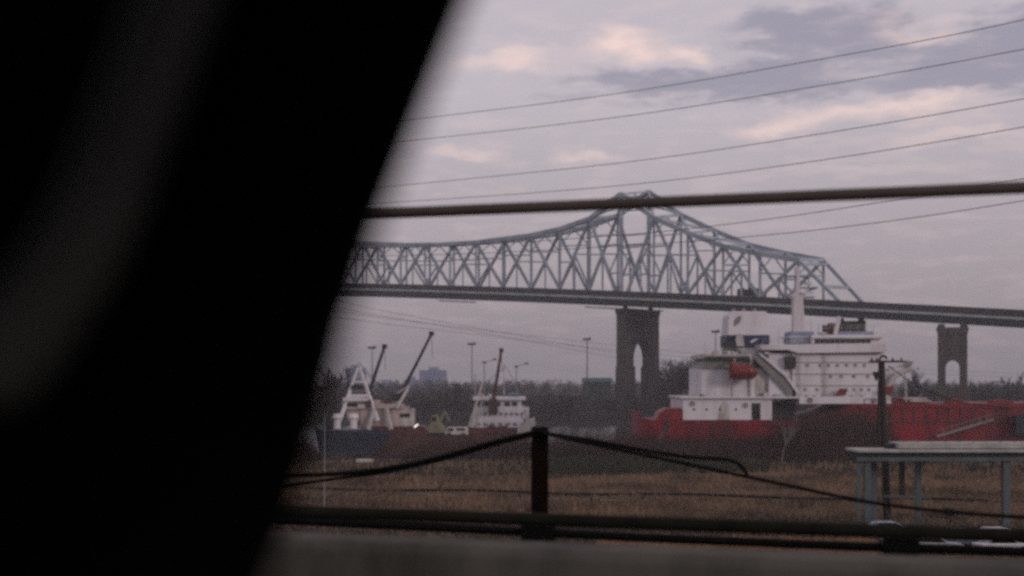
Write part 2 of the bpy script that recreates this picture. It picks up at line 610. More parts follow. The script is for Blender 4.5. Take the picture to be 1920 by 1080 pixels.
def strip(px_right, px_left, d0, thick, name, m, nseg=10, bulge=.012):
    """slanted moulding between two edges given at its height, rounded towards the inside"""
    mb = MB()
    vs = []
    prof = [(0, thick), (0, bulge), (.06, .003), (.2, -bulge * .5), (.5, -bulge), (.8, -bulge * .5), (.94, .003), (1, bulge), (1, thick)]
    for (XR, YR), (XL, YL) in zip(px_right, px_left):
        a, c = P(XR, YR, d0), P(XL, YL, d0)
        for t, dy in prof:
            q = a.lerp(c, t)
            vs.append(q + Vector((0, dy, 0)))
    n = len(prof)
    fs = []
    m_ = len(px_right)
    for i in range(m_ - 1):
        for k in range(n):
            fs.append((i * n + k, i * n + (k + 1) % n, (i + 1) * n + (k + 1) % n, (i + 1) * n + k))
    fs.append(tuple(range(n)))
    fs.append(tuple((m_ - 1) * n + k for k in range(n)))
    mb.add(vs, fs)
    return mb.build(name, m, car, smooth=True)


ys = [-420, -200, 0, 200, 400, 600, 800, 1000, 1200, 1420]


def edge(Y):
    xs = [(-420, 1015), (-200, 938), (0, 857), (200, 778), (400, 700), (550, 646), (700, 604), (860, 572), (1080, 486), (1200, 432), (1420, 330)]
    for (y0, x0), (y1, x1) in zip(xs, xs[1:]):
        if y0 <= Y <= y1:
            return x0 + (x1 - x0) * (Y - y0) / (y1 - y0)


strip([(edge(Y), Y) for Y in ys], [(edge(Y) - 450, Y) for Y in ys], .70, .05, 'pillar', M['black_trim'], bulge=.010)
ysb = [-420, -200, 0, 200, 400, 520, 620, 700, 770]
strip([(405 - .36 * Y - max(0, Y - 480) * .45, Y) for Y in ysb], [(235 - .36 * Y - max(0, Y - 360) * .3, Y) for Y in ysb], .69, .04, 'pillar_sheen_strip', M['grey_sheen'], bulge=.035)  # strip added to carry the dim sheen in its colour
strip([(edge(Y) - 380, Y) for Y in ys], [(-560, Y) for Y in ys], .76, .03, 'windscreen_surround', M['dark_trim'], bulge=.010)
strip([(520, 800), (500, 900), (430, 1200), (400, 1500)], [(-600, 790), (-600, 900), (-600, 1200), (-600, 1500)], .66, .02, 'dashboard', M['black_trim'], bulge=.03)
# roof lining, door and shell round the seat, which keep the inside dark
b = MB()
for a_, c_ in (((-1.2, -1.6, EYE + .42), (.95, .62, EYE + .47)), ((-1.2, -1.66, ROAD_Z + .3), (.95, -1.6, EYE + .40)), ((-1.26, -1.6, ROAD_Z + .3), (-1.2, .6, EYE + .40))):
    b.box(a_, c_)
b.build('body_shell', M['dark_trim'], car, bevel=.01)
b = MB()
b.box((-1.2, .48, ROAD_Z + .3), (.95, .62, EYE - .34))
b.build('door', M['dark_trim'], car, bevel=.03)
for wx in (-.9, .75):
    c = Vector((wx, .66, ROAD_Z + .33))
    MB().tube([c, c + Vector((0, .18, 0))], .33, 20).build('wheel', M['tyre'], car)

# ------------------------------------------------------------------ the steel bridge
BU = Vector((0.762, -0.648, 0)).normalized()     # along the bridge, to the right and nearer
BN = Vector((0.648, 0.762, 0)).normalized()      # across it, away from the camera
BT = Vector((37.3, 436.7, 0))
GAP = 16.5


def deck_z(s):
    return 43.8 - .0755 * s - .00005 * s * s if s < 134 else 43.8 - .0755 * 134 - .00005 * 134 ** 2 - .0885 * (s - 134)


def bp(s, n, dz):
    return BT + BU * s + BN * n + Vector((0, 0, deck_z(s) + dz + .16 * max(n, 0) * min(1, max(0, dz) / 24)))


A = 80 / 6
HT = [(-293.3, 0), (-280, 11.5), (-253.3, 15), (-226.7, 24.5), (-213.33, 33.2), (-200, 24.5), (-173.3, 18.5), (-146.7, 16.2), (-120, 15.3), (-93.3, 15.3), (-66.7, 16.4), (-40, 19.0), (-26.7, 21.2),
      (-13.33, 24.8), (0, 33.2), (13.33, 25.0), (26.7, 20.0), (40, 15.8), (53.3, 13.5), (66.67, 11.8), (80, 0)]


def top_h(s):
    for (s0, h0), (s1, h1) in zip(HT, HT[1:]):
        if s0 - 1e-3 <= s <= s1 + 1e-3:
            return h0 + (h1 - h0) * (s - s0) / (s1 - s0)
    return 0


bridge = thing('truss_bridge', BT, 'long blue grey steel cantilever truss bridge with a peaked tower, crossing behind the ships', 'bridge')


def girder(n0, n1, z0, z1, s0, s1, name, m, parent=bridge, step=10):
    mb = MB()
    ss = list(np.arange(s0, s1 + .1, step))
    vs, fs = [], []
    for s in ss:
        vs += [bp(s, n0, z0), bp(s, n1, z0), bp(s, n1, z1), bp(s, n0, z1)]
    for i in range(len(ss) - 1):
        a = i * 4
        for k in range(4):
            fs.append((a + k, a + (k + 1) % 4, a + 4 + (k + 1) % 4, a + 4 + k))
    fs += [(0, 1, 2, 3), tuple(len(vs) - 4 + k for k in (3, 2, 1, 0))]
    mb.add(vs, fs)
    return mb.build(name, m, parent)


S0, S1 = -420, 300
deck = girder(-1.2, GAP + 1.2, -2.0, -1.5, S0, S1, 'roadway', M['deck'])
girder(-1.65, -1.35, -1.9, 0, S0, S1, 'parapet', M['parapet'])
girder(GAP + 1.35, GAP + 1.65, -1.9, 0, S0, S1, 'parapet', M['parapet'])
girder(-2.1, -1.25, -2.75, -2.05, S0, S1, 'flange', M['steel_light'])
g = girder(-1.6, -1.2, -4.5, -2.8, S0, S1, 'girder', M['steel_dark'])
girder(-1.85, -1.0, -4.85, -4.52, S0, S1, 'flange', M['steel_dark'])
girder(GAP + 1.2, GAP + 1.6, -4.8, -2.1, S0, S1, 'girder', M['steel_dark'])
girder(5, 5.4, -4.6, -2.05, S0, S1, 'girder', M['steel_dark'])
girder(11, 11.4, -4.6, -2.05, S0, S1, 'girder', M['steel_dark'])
# web stiffeners of the near girder
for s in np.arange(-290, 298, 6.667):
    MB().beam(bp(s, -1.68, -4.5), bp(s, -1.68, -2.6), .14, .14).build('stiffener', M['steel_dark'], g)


def mid_(a, c):
    return a.lerp(c, .5)


def truss(n):
    # bottom chord is the part, every member hangs under it
    mb = MB()
    ss = list(np.arange(-293.333, 80.01, A))
    for a, c in zip(ss, ss[1:]):
        mb.beam(bp(a, n, -.4), bp(c, n, -.4), .9, 1.0)
    ch = mb.build('truss', M['steel'], bridge)

    def member(name, a, c, w):
        MB().beam(a, c, w, w).build(name, M['steel'], ch)
    tops = [s for s in ss if top_h(s) > 0]
    cmb = MB()
    allt = [-293.333] + tops + [80.0]
    for a, c in zip(allt, allt[1:]):
        endp = top_h(a) == 0 or top_h(c) == 0
        if endp:
            member('end_post', bp(a, n, top_h(a)), bp(c, n, top_h(c)), 1.0)
        else:
            cmb.beam(bp(a, n, top_h(a)), bp(c, n, top_h(c)), 1.5, 1.5)
    cmb.build('top_chord', M['steel'], ch)
    idx = {round(s / A): s for s in ss}
    for k, s in idx.items():
        if top_h(s) > 0:
            member('vertical', bp(s, n, 0), bp(s, n, top_h(s)), 1.25 if k in (0, -16) else (.7 if k % 2 else .8))
        # warren diagonals between even (bottom) and odd (top) stations
        if k % 2 == 0:
            for dk in (-1, 1):
                t = idx.get(k + dk)
                if t is None or top_h(t) == 0:
                    continue
                if k in (6, -22):
                    continue
                off = 2.6 * dk if k in (0, -16) else 0
                lo, hi = bp(s + off, n, 0), bp(t, n, top_h(t))
                member('diagonal', lo, hi, .85)
                inner = n == 0 or abs(k) < 3 or abs(k + 16) < 3     # the far truss shows only its main members
                if inner:
                    member('hanger', Vector((mid_(lo, hi).x, mid_(lo, hi).y, deck_z((s + off + t) / 2))), mid_(lo, hi), .55)
                mid = lo.lerp(hi, .5)
                sm = (s + off + t) / 2
                # half panel hanger and sub diagonal
                if inner:
                    member('sub_diagonal', mid, bp(t, n, 0), .5)
                tgt = bp(t, n, 0).lerp(bp(t, n, top_h(t)), .5)
                if inner:
                    member('strut', mid, tgt, .45)
                if k in (0, -16):
                    q = lo.lerp(hi, .62)
                    member('strut', q, Vector((bp(s, n, 0).x, bp(s, n, 0).y, q.z)), .5)
                    q2 = lo.lerp(hi, .24)
                    member('strut', q2, Vector((bp(s, n, 0).x, bp(s, n, 0).y, q2.z)), .5)
                    member('sub_diagonal', Vector((bp(s, n, 0).x, bp(s, n, 0).y, q.z)), q2, .4)
    return ch


truss(0.0)
truss(GAP)
# lateral system between the two trusses: top struts, X bracing, sway frames and portals
for k in range(-20, 6):
    s = k * A
    h = top_h(s)
    if h <= 0:
        continue
    MB().beam(bp(s, 0, h), bp(s, GAP, h), 1.0 if k % 2 else .6, 1.0 if k % 2 else .6).build('lateral_strut', M['steel'], bridge)
    s2 = s + A
    if top_h(s2) > 0 and k < 5:
        b = MB()
        b.beam(bp(s, 0, h), bp(s2, GAP, top_h(s2)), .65)
        b.beam(bp(s, GAP, h), bp(s2, 0, top_h(s2)), .65, .6)
        b.build('lateral_bracing', M['steel'], bridge)
    if h > 10.5:
        b = MB()
        z1 = max(7.2, h - 6)
        b.beam(bp(s, 0, z1), bp(s, GAP, z1), .45)
        if k in (0, -16):
            b.beam(bp(s, 0, 19), bp(s, GAP, 19), .6)
        b.beam(bp(s, 0, z1 + .3), bp(s, GAP / 2, h - .5), .32)
        b.beam(bp(s, GAP, z1 + .3), bp(s, GAP / 2, h - .5), .32)
        b.build('sway_frame', M['steel'], bridge)
# portal frame of the inclined end posts
b = MB()
for t in (.35, .9):
    b.beam(bp(80 - 13.33 * t, 0, 11.8 * t), bp(80 - 13.33 * t, GAP, 11.8 * t), .9)
b.build('portal_frame', M['steel'], bridge)
# catwalks slung under the deck near the tower and in the spans
for s0, s1, z in ((-14, 17.5, -6.0), (-84, -66, -6.0), (42, 54, -6.1)):
    b = MB()
    b.beam(bp(s0, -1.4, z), bp(s1, -1.4, z), 1.6, .35)
    for s in np.linspace(s0 + 1, s1 - 1, 5):
        b.beam(bp(s, -1.4, z), bp(s, -1.4, -4.7), .14)
    b.build('catwalk', M['steel_dark'], bridge)


def pier(centre, ax_n, ax_u, Wd, th, wo, z_top, arch_top, z_step, cap, base=-2.2):
    """two legged concrete portal pier: outline with an arched slot, thickened below"""
    mb = MB()
    ax_n, ax_u = Vector(ax_n).normalized(), Vector(ax_u).normalized()

    def q(n, z):
        return Vector((centre.x, centre.y, 0)) + ax_n * n + Vector((0, 0, z)) - ax_u * th / 2
    h = Wd / 2
    r = wo / 2
    outer = [(-h, z_top), (-h * 1.0, z_step), (-h * 1.05, z_step - .6), (-h * 1.07, base)]
    inner = [(-r * .80, base), (-r * .82, z_step - .6), (-r, z_step)]
    arc = [(-r * math.cos(a), arch_top - r * 1.15 + r * 1.15 * math.sin(a)) for a in np.linspace(0, math.pi, 13)]
    poly = outer + inner + arc + [(-n, z) for n, z in reversed(inner)] + [(-n, z) for n, z in reversed(outer)]
    mb.prism([q(n, z) for n, z in poly], ax_u * th)
    o = mb.build('pier', M['pier'], bridge)
    c = MB()
    cw = h + cap
    pl = [(-h, -1.6), (-cw, -.3), (-cw, .45), (cw, .45), (cw, -.3), (h, -1.6)]
    c.prism([Vector((centre.x, centre.y, z_top + .02)) + ax_n * n + Vector((0, 0, z + 1.6)) - ax_u * (th / 2 + .25) for n, z in pl], ax_u * (th + .5))
    c.build('pier_cap', M['pier'], o)
    for n in (-Wd * .38, Wd * .38):
        bb = MB()
        p_ = Vector((centre.x, centre.y, z_top + 2.07)) + ax_n * n
        bb.box((p_.x - .8, p_.y - .8, p_.z), (p_.x + .8, p_.y + .8, p_.z + 1.0), .1)
        bb.build('bearing', M['steel_dark'], o)
    return o


for s in (0, -213.33):
    c = BT + BU * (s + 1.2) + BN * (GAP / 2)
    zt = deck_z(s) - 4.85 - 3.1
    pier(c, BN, BU, 20, 4.0, 11, zt, 27 if s == 0 else 40, 18.5 if s == 0 else 30, .5)
# piers of the approach spans stand square to the river
for X, s in ((1592, 80), (1786, 117), (2030, 150), (2330, 190), (2800, 230)):
    c = BT + BU * s + BN * (GAP / 2 - (4 if s == 117 else 0))
    ray = Vector((c.x, c.y, 0)).normalized()
    axn = Vector((ray.y, -ray.x, 0))
    if s == 117:
        c = Vector(((1786 - 960) / F * 360, 360, 0))
    zt = deck_z(s) - 4.85 - 3.1
    pier(c, axn, ray, 7.9, 3.0, 3.7, zt, zt - 7.2, zt - 17, .35)


def truck(X, hgt, length, label):
    # solve the station on the bridge that appears at X
    k = (X - 960) / F
    n = 4.0
    o_ = BT + BN * n
    s = (k * o_.y - o_.x) / (BU.x - k * BU.y)
    base = bp(s, n, -1.5)
    t = thing('truck', base, label, 'truck', 'trucks on the bridge deck')
    up = (bp(s + 1, n, -1.5) - base).normalized()
    b = MB()
    b.beam(base + up * (-length / 2) + Vector((0, 0, .9 + hgt / 2)), base + up * (length / 2 - 1.7) + Vector((0, 0, .9 + hgt / 2)), 2.4, hgt)
    b.build('cargo_box', M['car_dark'], t, bevel=.1)
    b = MB()
    b.beam(base + up * (length / 2 - 1.6) + Vector((0, 0, .9 + hgt * .38)), base + up * (length / 2) + Vector((0, 0, .9 + hgt * .38)), 2.3, hgt * .76)
    b.build('cab', M['car_dark'], t, bevel=.15)
    for q in (-length * .3, length * .38):
        for e in (-1.0, 1.0):
            c = base + up * q + BN * e + Vector((0, 0, .45))
            MB().tube([c - BN * .15, c + BN * .15], .45, 12).build('wheel', M['tyre'], t)


truck(1398, 3.0, 5.0, 'smaller dark truck on the bridge deck above the red lifeboat')
truck(1420, 3.5, 5.4, 'larger dark truck on the bridge deck above the ship funnel')

# ------------------------------------------------------------------ the red and white tanker
SD = 240.0


def S(X, Y, dy=0.0):
    p = P(X, Y, SD)
    return Vector((p.x, SD + dy, p.z))


ship = thing('tanker_ship', S(1480, 850, 10), 'large tanker ship with red hull and white superstructure moored in front of the bridge', 'ship')


def sbox(X0, Y0, X1, Y1, d0, d1, name, m, parent=ship, bevel=0.0, mb=None):
    a, c = S(X0, Y1), S(X1, Y0)
    q = mb or MB()
    q.box((a.x, SD + d0, a.z), (c.x, SD + d1, c.z))
    if mb is None:
        return q.build(name, m, parent, bevel=bevel)


def spoly(px, d0, d1, name, m, parent=ship, bevel=0.0, label=None):
    return MB().prism([S(X, Y, d0) for X, Y in px], (0, d1 - d0, 0)).build(name, m, parent, bevel=bevel, label=label)


# hull: rounded stern, bulwark step up where the cargo deck begins
def hull_mesh():
    mb = MB()
    st = [(1200, 772, 5.5), (1206, 783, 2.6), (1222, 788, 1.0), (1250, 788, .35), (1300, 788, 0), (1470, 788, 0), (1500, 787, 0), (1560, 775, 0), (1600, 757, 0), (1660, 757, 0), (2100, 756, 0), (2500, 752, 0.5), (2750, 738, 4), (2900, 725, 10.9)]
    vs, fs = [], []
    for X, Y, inset in st:
        top = S(X, Y)
        x = top.x
        for yy, z in ((inset + .5, -1.4), (inset, 1.0), (inset, top.z), (22 - inset, top.z), (22 - inset, 1.0), (21.5 - inset, -1.4)):
            vs.append((x, SD + yy, z))
    for i in range(len(st) - 1):
        for k in range(5):
            a = i * 6 + k
            fs.append((a, a + 1, a + 7, a + 6))
        fs.append((i * 6 + 5, i * 6, i * 6 + 6, i * 6 + 11))
    fs += [(5, 4, 3, 2, 1, 0), tuple(len(vs) - 6 + k for k in range(6))]
    mb.add(vs, fs)
    return mb.build('hull', M['hull'], ship)


hull = hull_mesh()
# rubbing strakes and rails that stand proud of the side
sbox(1610, 759, 2500, 764, -.25, -.01, 'bulwark_rail', M['red'], hull)
for X in np.arange(1625, 2300, 22):
    sbox(X, 764, X + 4, 789, -.14, -.01, 'bulwark_stay', M['maroon'], hull)
sbox(1610, 789, 2500, 792, -.2, -.01, 'rubbing_strake', M['maroon'], hull)
# inclined gangway resting along the side
gw = MB()
gw.beam(S(1752, 818, -1.0), S(1858, 786, -1.0), 1.0, .35)
for t in np.linspace(0, 1, 9):
    q = S(1752, 818, -1.5).lerp(S(1858, 786, -1.5), t)
    gw.beam(q, q + Vector((0, 0, 1.1)), .07)
gw.beam(S(1752, 807, -1.5), S(1858, 775, -1.5), .08)
gw.build('gangway', M['grey'], ship)
spoly([(1232, 788), (1238, 774), (1252, 766), (1282, 766), (1282, 788)], 1.5, 8, 'stern_winch_house', M['red'])
# mooring gear, pipes and fittings on the cargo deck
for X, w_, h_ in ((1690, 60, 11), (1790, 26, 8), (1872, 40, 6)):
    sbox(X, 757 - h_, X + w_, 757, 3, 6, 'deck_locker', M['red'], ship)
b = MB()
for X0, X1, Y in ((1700, 1745, 748), (1712, 1752, 752)):
    b.tube([S(X0, Y, 2.2), S(X1, Y + 1, 2.2)], .28, 8)
b.build('cargo_pipe', M['white_b'], ship)

# deckhouse tiers
sbox(1282, 747, 1450, 788, 1.2, 20, 'lower_deckhouse', M['white'], bevel=.08)
sbox(1278, 744, 1500, 747.2, .6, 20.5, 'deck_edge', M['white'], bevel=.03)
sbox(1450, 757, 1500, 788, 4, 19, 'recessed_wall', M['shade'])  # dark colour stands for the shade in the opening under the deck
sbox(1500, 744, 1672, 757.5, .5, 20, 'lower_tier', M['white'], bevel=.06)
d_ = sbox(1412, 756, 1428, 787, 1.08, 1.25, 'door', M['glass'])
b = MB()
for X in (1303, 1327, 1352, 1382):
    c = S(X, 768, 1.15)
    b.tube([c, c + Vector((0, .1, 0))], .22, 10)
b.build('porthole', M['glass'], ship)
spoly([(1350, 787), (1354, 760), (1362, 752), (1368, 760), (1370, 787)], .95, 1.15, 'ventilator', M['white_b'])
# aft block with overhanging bridge wing
sbox(1318, 690, 1420, 745, 2.5, 19, 'aft_deckhouse', M['white'], bevel=.08)
spoly([(1318, 690), (1330, 672), (1404, 672), (1404, 690)], 2.0, 18.5, 'wing_support', M['grey'])
sbox(1322, 664, 1412, 672, 1.2, 19.5, 'aft_roof', M['white_b'])
sbox(1324, 668, 1408, 673.5, 1.0, 1.35, 'underside_shade_strip', M['shade'])  # dark strip painted as the shaded underside of the overhang
# casing behind and funnel
sbox(1400, 655, 1446, 745, 6.0, 18, 'casing', M['white'], bevel=.06)
sbox(1446.5, 662, 1489.5, 744, 2.5, 18, 'casing', M['white'], bevel=.06)
f_ = spoly([(1373, 655), (1378, 588), (1384, 580), (1450, 580), (1456, 588), (1458, 655)], 7, 14, 'funnel', M['white'], bevel=.15)
sbox(1373.5, 626, 1456.5, 650, 6.75, 14.2, 'funnel_band', M['navy'], f_)
# leaf-like mark and the swoosh painted on the funnel
b = MB()
lf = [(1388, 607), (1390, 596), (1396, 590), (1402, 588), (1401, 598), (1396, 604), (1391, 608)]
b.prism([S(X, Y, 6.85) for X, Y in lf], (0, .2, 0))
b.build('emblem', M['grey'], f_)
b = MB()
sw = [(1418, 639), (1426, 634), (1436, 632), (1430, 636), (1422, 641)]
b.prism([S(X, Y, 6.62) for X, Y in sw], (0, .2, 0))
b.build('emblem', M['white'], f_)
spoly([(1388, 648), (1391, 628), (1397, 622), (1403, 630), (1405, 648)], 5.2, 6.5, 'vent_cowl', M['white_b'])
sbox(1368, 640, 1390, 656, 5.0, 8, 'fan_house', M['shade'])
for X in (1392, 1412, 1434):
    MB().tube([S(X, 582, 10), S(X, 573, 10)], .38, 10).build('exhaust_pipe', M['grey'], f_)
# sloping truss leg / stair tower between aft block and main tower
spoly([(1410, 664), (1424, 664), (1474, 705), (1496, 735), (1496, 746), (1484, 746), (1466, 722)], 2.0, 5.5, 'slanted_stair', M['grey'])
spoly([(1424, 662), (1430, 662), (1480, 702), (1504, 738), (1500, 740), (1474, 704)], 1.6, 5.7, 'slanted_girder', M['white'])
b = MB()
for t in np.linspace(.05, .95, 10):
    q = S(1418, 668, 1.9).lerp(S(1488, 740, 1.9), t)
    b.beam(q - Vector((.55, 0, 0)), q + Vector((.55, 0, 0)), .1)
b.build('stair_tread', M['grey'], ship)
sbox(1404, 690, 1470, 745, 3.2, 6.2, 'stair_wall', M['white_b'])

# main accommodation tower
tower = spoly([(1490, 745), (1490, 656), (1662, 656), (1662, 676), (1672, 690), (1690, 704), (1676, 718), (1668, 732), (1664, 745)], 2.0, 20, 'accommodation_tower', M['white'], bevel=.06)
spoly([(1430, 656), (1426, 646), (1664, 643), (1664, 660), (1500, 662), (1480, 656)], 1.0, 21, 'wheelhouse_deck', M['white'], bevel=.05)
wh = sbox(1528, 627, 1656, 643.2, 2.2, 19, 'wheelhouse', M['white'], bevel=.05)
b = MB()
n_w = 11
for i in range(n_w):
    X0 = 1533 + i * (1640 - 1533) / n_w
    sbox(X0, 636.2, X0 + 8.2, 642.6, 2.08, 2.25, 'window', M['glass'], wh)
sbox(1533, 632, 1660, 634.5, 1.5, 20, 'wheelhouse_eave', M['white_b'], wh)
# shade under the overhang painted as a darker band, deck lines and many small windows
sbox(1540, 660, 1652, 664.5, 1.75, 1.99, 'painted_shade_band', M['cream'], tower)
for Y in (678, 700, 722):
    sbox(1492, Y, 1666, Y + 1.2, 1.8, 1.99, 'deck_line', M['white_b'], tower)
for Y, xs in ((682, (1516, 1540, 1556, 1573, 1590, 1607, 1624)), (703, (1560, 1580, 1604, 1630)), (728, (1512, 1534, 1590, 1604, 1618, 1632)), (741, (1514, 1528, 1546, 1600, 1618))):
    for X in xs:
        sbox(X, Y, X + 5, Y + 5, 1.86, 2.1, 'porthole', M['grey'], tower)
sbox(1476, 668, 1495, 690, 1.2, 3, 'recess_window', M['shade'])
# wheelhouse roof equipment
sbox(1492, 620, 1536, 629, 4, 10, 'roof_cabin', M['bluegrey'], bevel=.05)
sbox(1490, 632, 1526, 643, 3.5, 10, 'roof_locker', M['bluegrey'])
sbox(1486, 629.3, 1530, 631.5, 3.4, 10.5, 'roof_rail', M['white'])
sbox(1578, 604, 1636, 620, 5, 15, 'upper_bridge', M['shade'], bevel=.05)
sbox(1570, 620, 1650, 627, 4, 16, 'upper_deck', M['bluegrey'], bevel=.05)
sbox(1564, 604, 1572, 627, 3.8, 5, 'ladder_casing', M['maroon'])
b = MB()
b.beam(S(1574, 626, 3.2), S(1582, 592, 3.2), .7)
b.build('signal_post', M['white'], ship)
# radar mast
rm = spoly([(1499, 620), (1500, 556), (1496, 552), (1496, 547), (1504, 545), (1505, 496), (1510, 496), (1512, 545), (1521, 547), (1521, 552), (1517, 556), (1522, 620)], 5, 7, 'radar_mast', M['white'])
b = MB()
for X0, X1, Y in ((1504, 1546, 534), (1508, 1540, 552), (1486, 1538, 512)):
    sbox(X0, Y, X1, Y + 3.2, 5.2, 6.6, '', None, mb=b)
b.beam(S(1512, 548, 5.8), S(1542, 536, 5.8), .4)
b.beam(S(1512, 526, 5.8), S(1530, 514, 5.8), .22)
b.tube([S(1505, 492, 6), S(1505, 474, 6)], .1, 6)
b.tube([S(1530, 534, 6), S(1530, 516, 6)], .12, 6)
b.build('yard', M['bluegrey'], rm)
sbox(1514, 543, 1536, 548, 4.6, 5.2, 'radar_scanner', M['white'], rm)
sbox(1522, 524, 1533, 530, 4.8, 6.2, 'radar_scanner', M['white'], rm)
# side crane and davit details at the right of the tower
b = MB()
b.tube(smooth_path([S(1660, 754, 1), S(1672, 718, 1), (S(1690, 700, 1)), S(1712, 690, 1)], 5), .45, 8)
b.beam(S(1676, 690, 1), S(1704, 682, 1), .5)
b.beam(S(1700, 690, 1), S(1702, 754, 1), .3)
b.build('hose_crane', M['white_b'], ship)
spoly([(1695, 688), (1702, 676), (1716, 678), (1706, 690)], .6, 1.6, 'crane_head', M['grey'])
spoly([(1566, 742), (1578, 728), (1590, 730), (1586, 742)], .4, 1.0, 'fire_hose_box', M['red'])
spoly([(1661, 726), (1675, 723), (1674, 738), (1662, 739)], .2, 1.0, 'fire_hose_box', M['red'])
# railings
b = MB()
for X0, X1, Y in ((1282, 1410, 744), (1326, 1404, 664), (1432, 1528, 645), (1536, 1652, 620), (1504, 1666, 744)):
    for dz in (.55, 1.05):
        a, c = S(X0, Y, .9), S(X1, Y, .9)
        b.beam(a + Vector((0, 0, dz)), c + Vector((0, 0, dz)), .05)
    for X in np.arange(X0, X1, 15):
        a = S(X, Y, .9)
        b.beam(a, a + Vector((0, 0, 1.05)), .05)
b.build('deck_railing', M['white_b'], ship)
b = MB()
for X in np.arange(1622, 2480, 30):
    a = S(X, 757, .4)
    b.beam(a, a + Vector((0, 0, .9)), .07)
b.beam(S(1622, 748, .4), S(2480, 748, .4), .06)
b.build('deck_railing', M['maroon'], ship)
b = MB()
b.box(tuple(S(1896, 815, -2.5)), tuple(S(1940, 778, -.5)))
b.build('gangway_net', M['platform_under'], ship)

for X, Y0, Y1 in ((1534, 627, 596), (1548, 627, 604), (1640, 620, 588), (1652, 643, 610), (1330, 664, 640), (1472, 645, 612)):
    MB().tube([S(X, Y0, 6), S(X + .5, Y1, 6)], .08, 6, r2=.04).build('aerial', M['white_b'], ship)
for X, Y in ((1300, 757), (1400, 760), (1520, 750), (1640, 751)):
    c = S(X, Y, .95 if X < 1450 else .3)
    MB().tube([c + Vector((.36 * math.cos(q), 0, .36 * math.sin(q))) for q in np.linspace(0, 2 * math.pi, 14)], .09, 6, cap=False).build('life_ring', M['red'], ship)
for X, Y, w_, h_ in ((1296, 744, 10, 7), (1316, 744, 7, 5), (1436, 744, 9, 8), (1456, 744, 14, 5), (1340, 664, 12, 6), (1360, 664, 8, 9), (1378, 664, 10, 4), (1545, 627, 10, 5)):
    sbox(X, Y - h_, X + w_, Y, 2, 4, 'vent_box', M['white_b'] if w_ > 8 else M['grey'], ship, bevel=.05)
for X, Y0, Y1 in ((1500, 660, 744), (1548, 664, 744), (1668, 700, 744)):
    b = MB()
    for dx in (0, 4):
        b.beam(S(X + dx, Y0, 1.7), S(X + dx, Y1, 1.7), .06)
    for Y in np.arange(Y0, Y1, 4):
        b.beam(S(X, Y, 1.7), S(X + 4, Y, 1.7), .05)
    b.build('ladder', M['grey'], ship)

# lifeboat hanging in davits at the aft block
lb = thing('lifeboat', S(1395, 712, 0), 'red enclosed lifeboat hanging on the white side of the tanker', 'lifeboat')


def lifeboat():
    mb = MB()
    rings = []
    L0, L1 = 1369, 1423
    for t in np.linspace(0, 1, 15):
        X = L0 + (L1 - L0) * t
        w = 1.35 * (min(1, t / .1 + .55) * min(1, ((1 - t) / .3) ** .6 if t < 1 else 0.02) + .02)
        zt = 682 + (4 * (t / .1 < 1) * (1 - t / .1)) + 18 * max(0, (t - .62) / .38) ** 1.5
        zb = 712 - 13 * max(0, (t - .72) / .28) ** 1.6
        c = S(X, (zt + zb) / 2, 0)
        h = (zb - zt) / 2 / 10
        rings.append([(c.x, c.y + w * math.copysign(abs(math.cos(a)) ** .7, math.cos(a)), c.z + h * math.copysign(abs(math.sin(a)) ** .8, math.sin(a))) for a in np.linspace(0, 2 * math.pi, 17)[:-1]])
    vs = [v for r in rings for v in r]
    n = 16
    fs = [(i * n + k, i * n + (k + 1) % n, (i + 1) * n + (k + 1) % n, (i + 1) * n + k) for i in range(len(rings) - 1) for k in range(n)]
    fs += [tuple(range(n)), tuple((len(rings) - 1) * n + k for k in range(n))]
    mb.add(vs, fs)
    return mb.build('hull', M['red'], lb, smooth=True)


lifeboat()
sbox(1371, 698, 1412, 700, -1.5, -1.3, 'gunwale', M['maroon'], lb)
sbox(1368, 678, 1376, 686, -.6, .6, 'canopy', M['red'], lb, bevel=.1)
b = MB()
for X in (1378, 1410):
    b.tube(smooth_path([S(X, 745, 2.4), S(X, 690, 2.2), S(X, 676, 1.6), S(X, 674, .2)], 4), .2, 8)
    b.tube([S(X, 674, .2), S(X, 684, .2)], .06, 6)
b.build('davit', M['white_b'], ship)

# ------------------------------------------------------------------ two smaller vessels at the left
VD = 262.0


def V(X, Y, dy=0.0, D=VD):
    p = P(X, Y, D)
    return Vector((p.x, D + dy, p.z))


def vbox(X0, Y0, X1, Y1, d0, d1, name, m, parent, D=VD, bevel=0.0, mb=None):
    a, c = V(X0, Y1, 0, D), V(X1, Y0, 0, D)
    q = mb or MB()
    q.box((a.x, D + d0, a.z), (c.x, D + d1, c.z))
    if mb is None:
        return q.build(name, m, parent, bevel=bevel)


def vpoly(px, d0, d1, name, m, parent, D=VD, bevel=0.0):
    return MB().prism([V(X, Y, d0, D) for X, Y in px], (0, d1 - d0, 0)).build(name, m, parent, bevel=bevel)


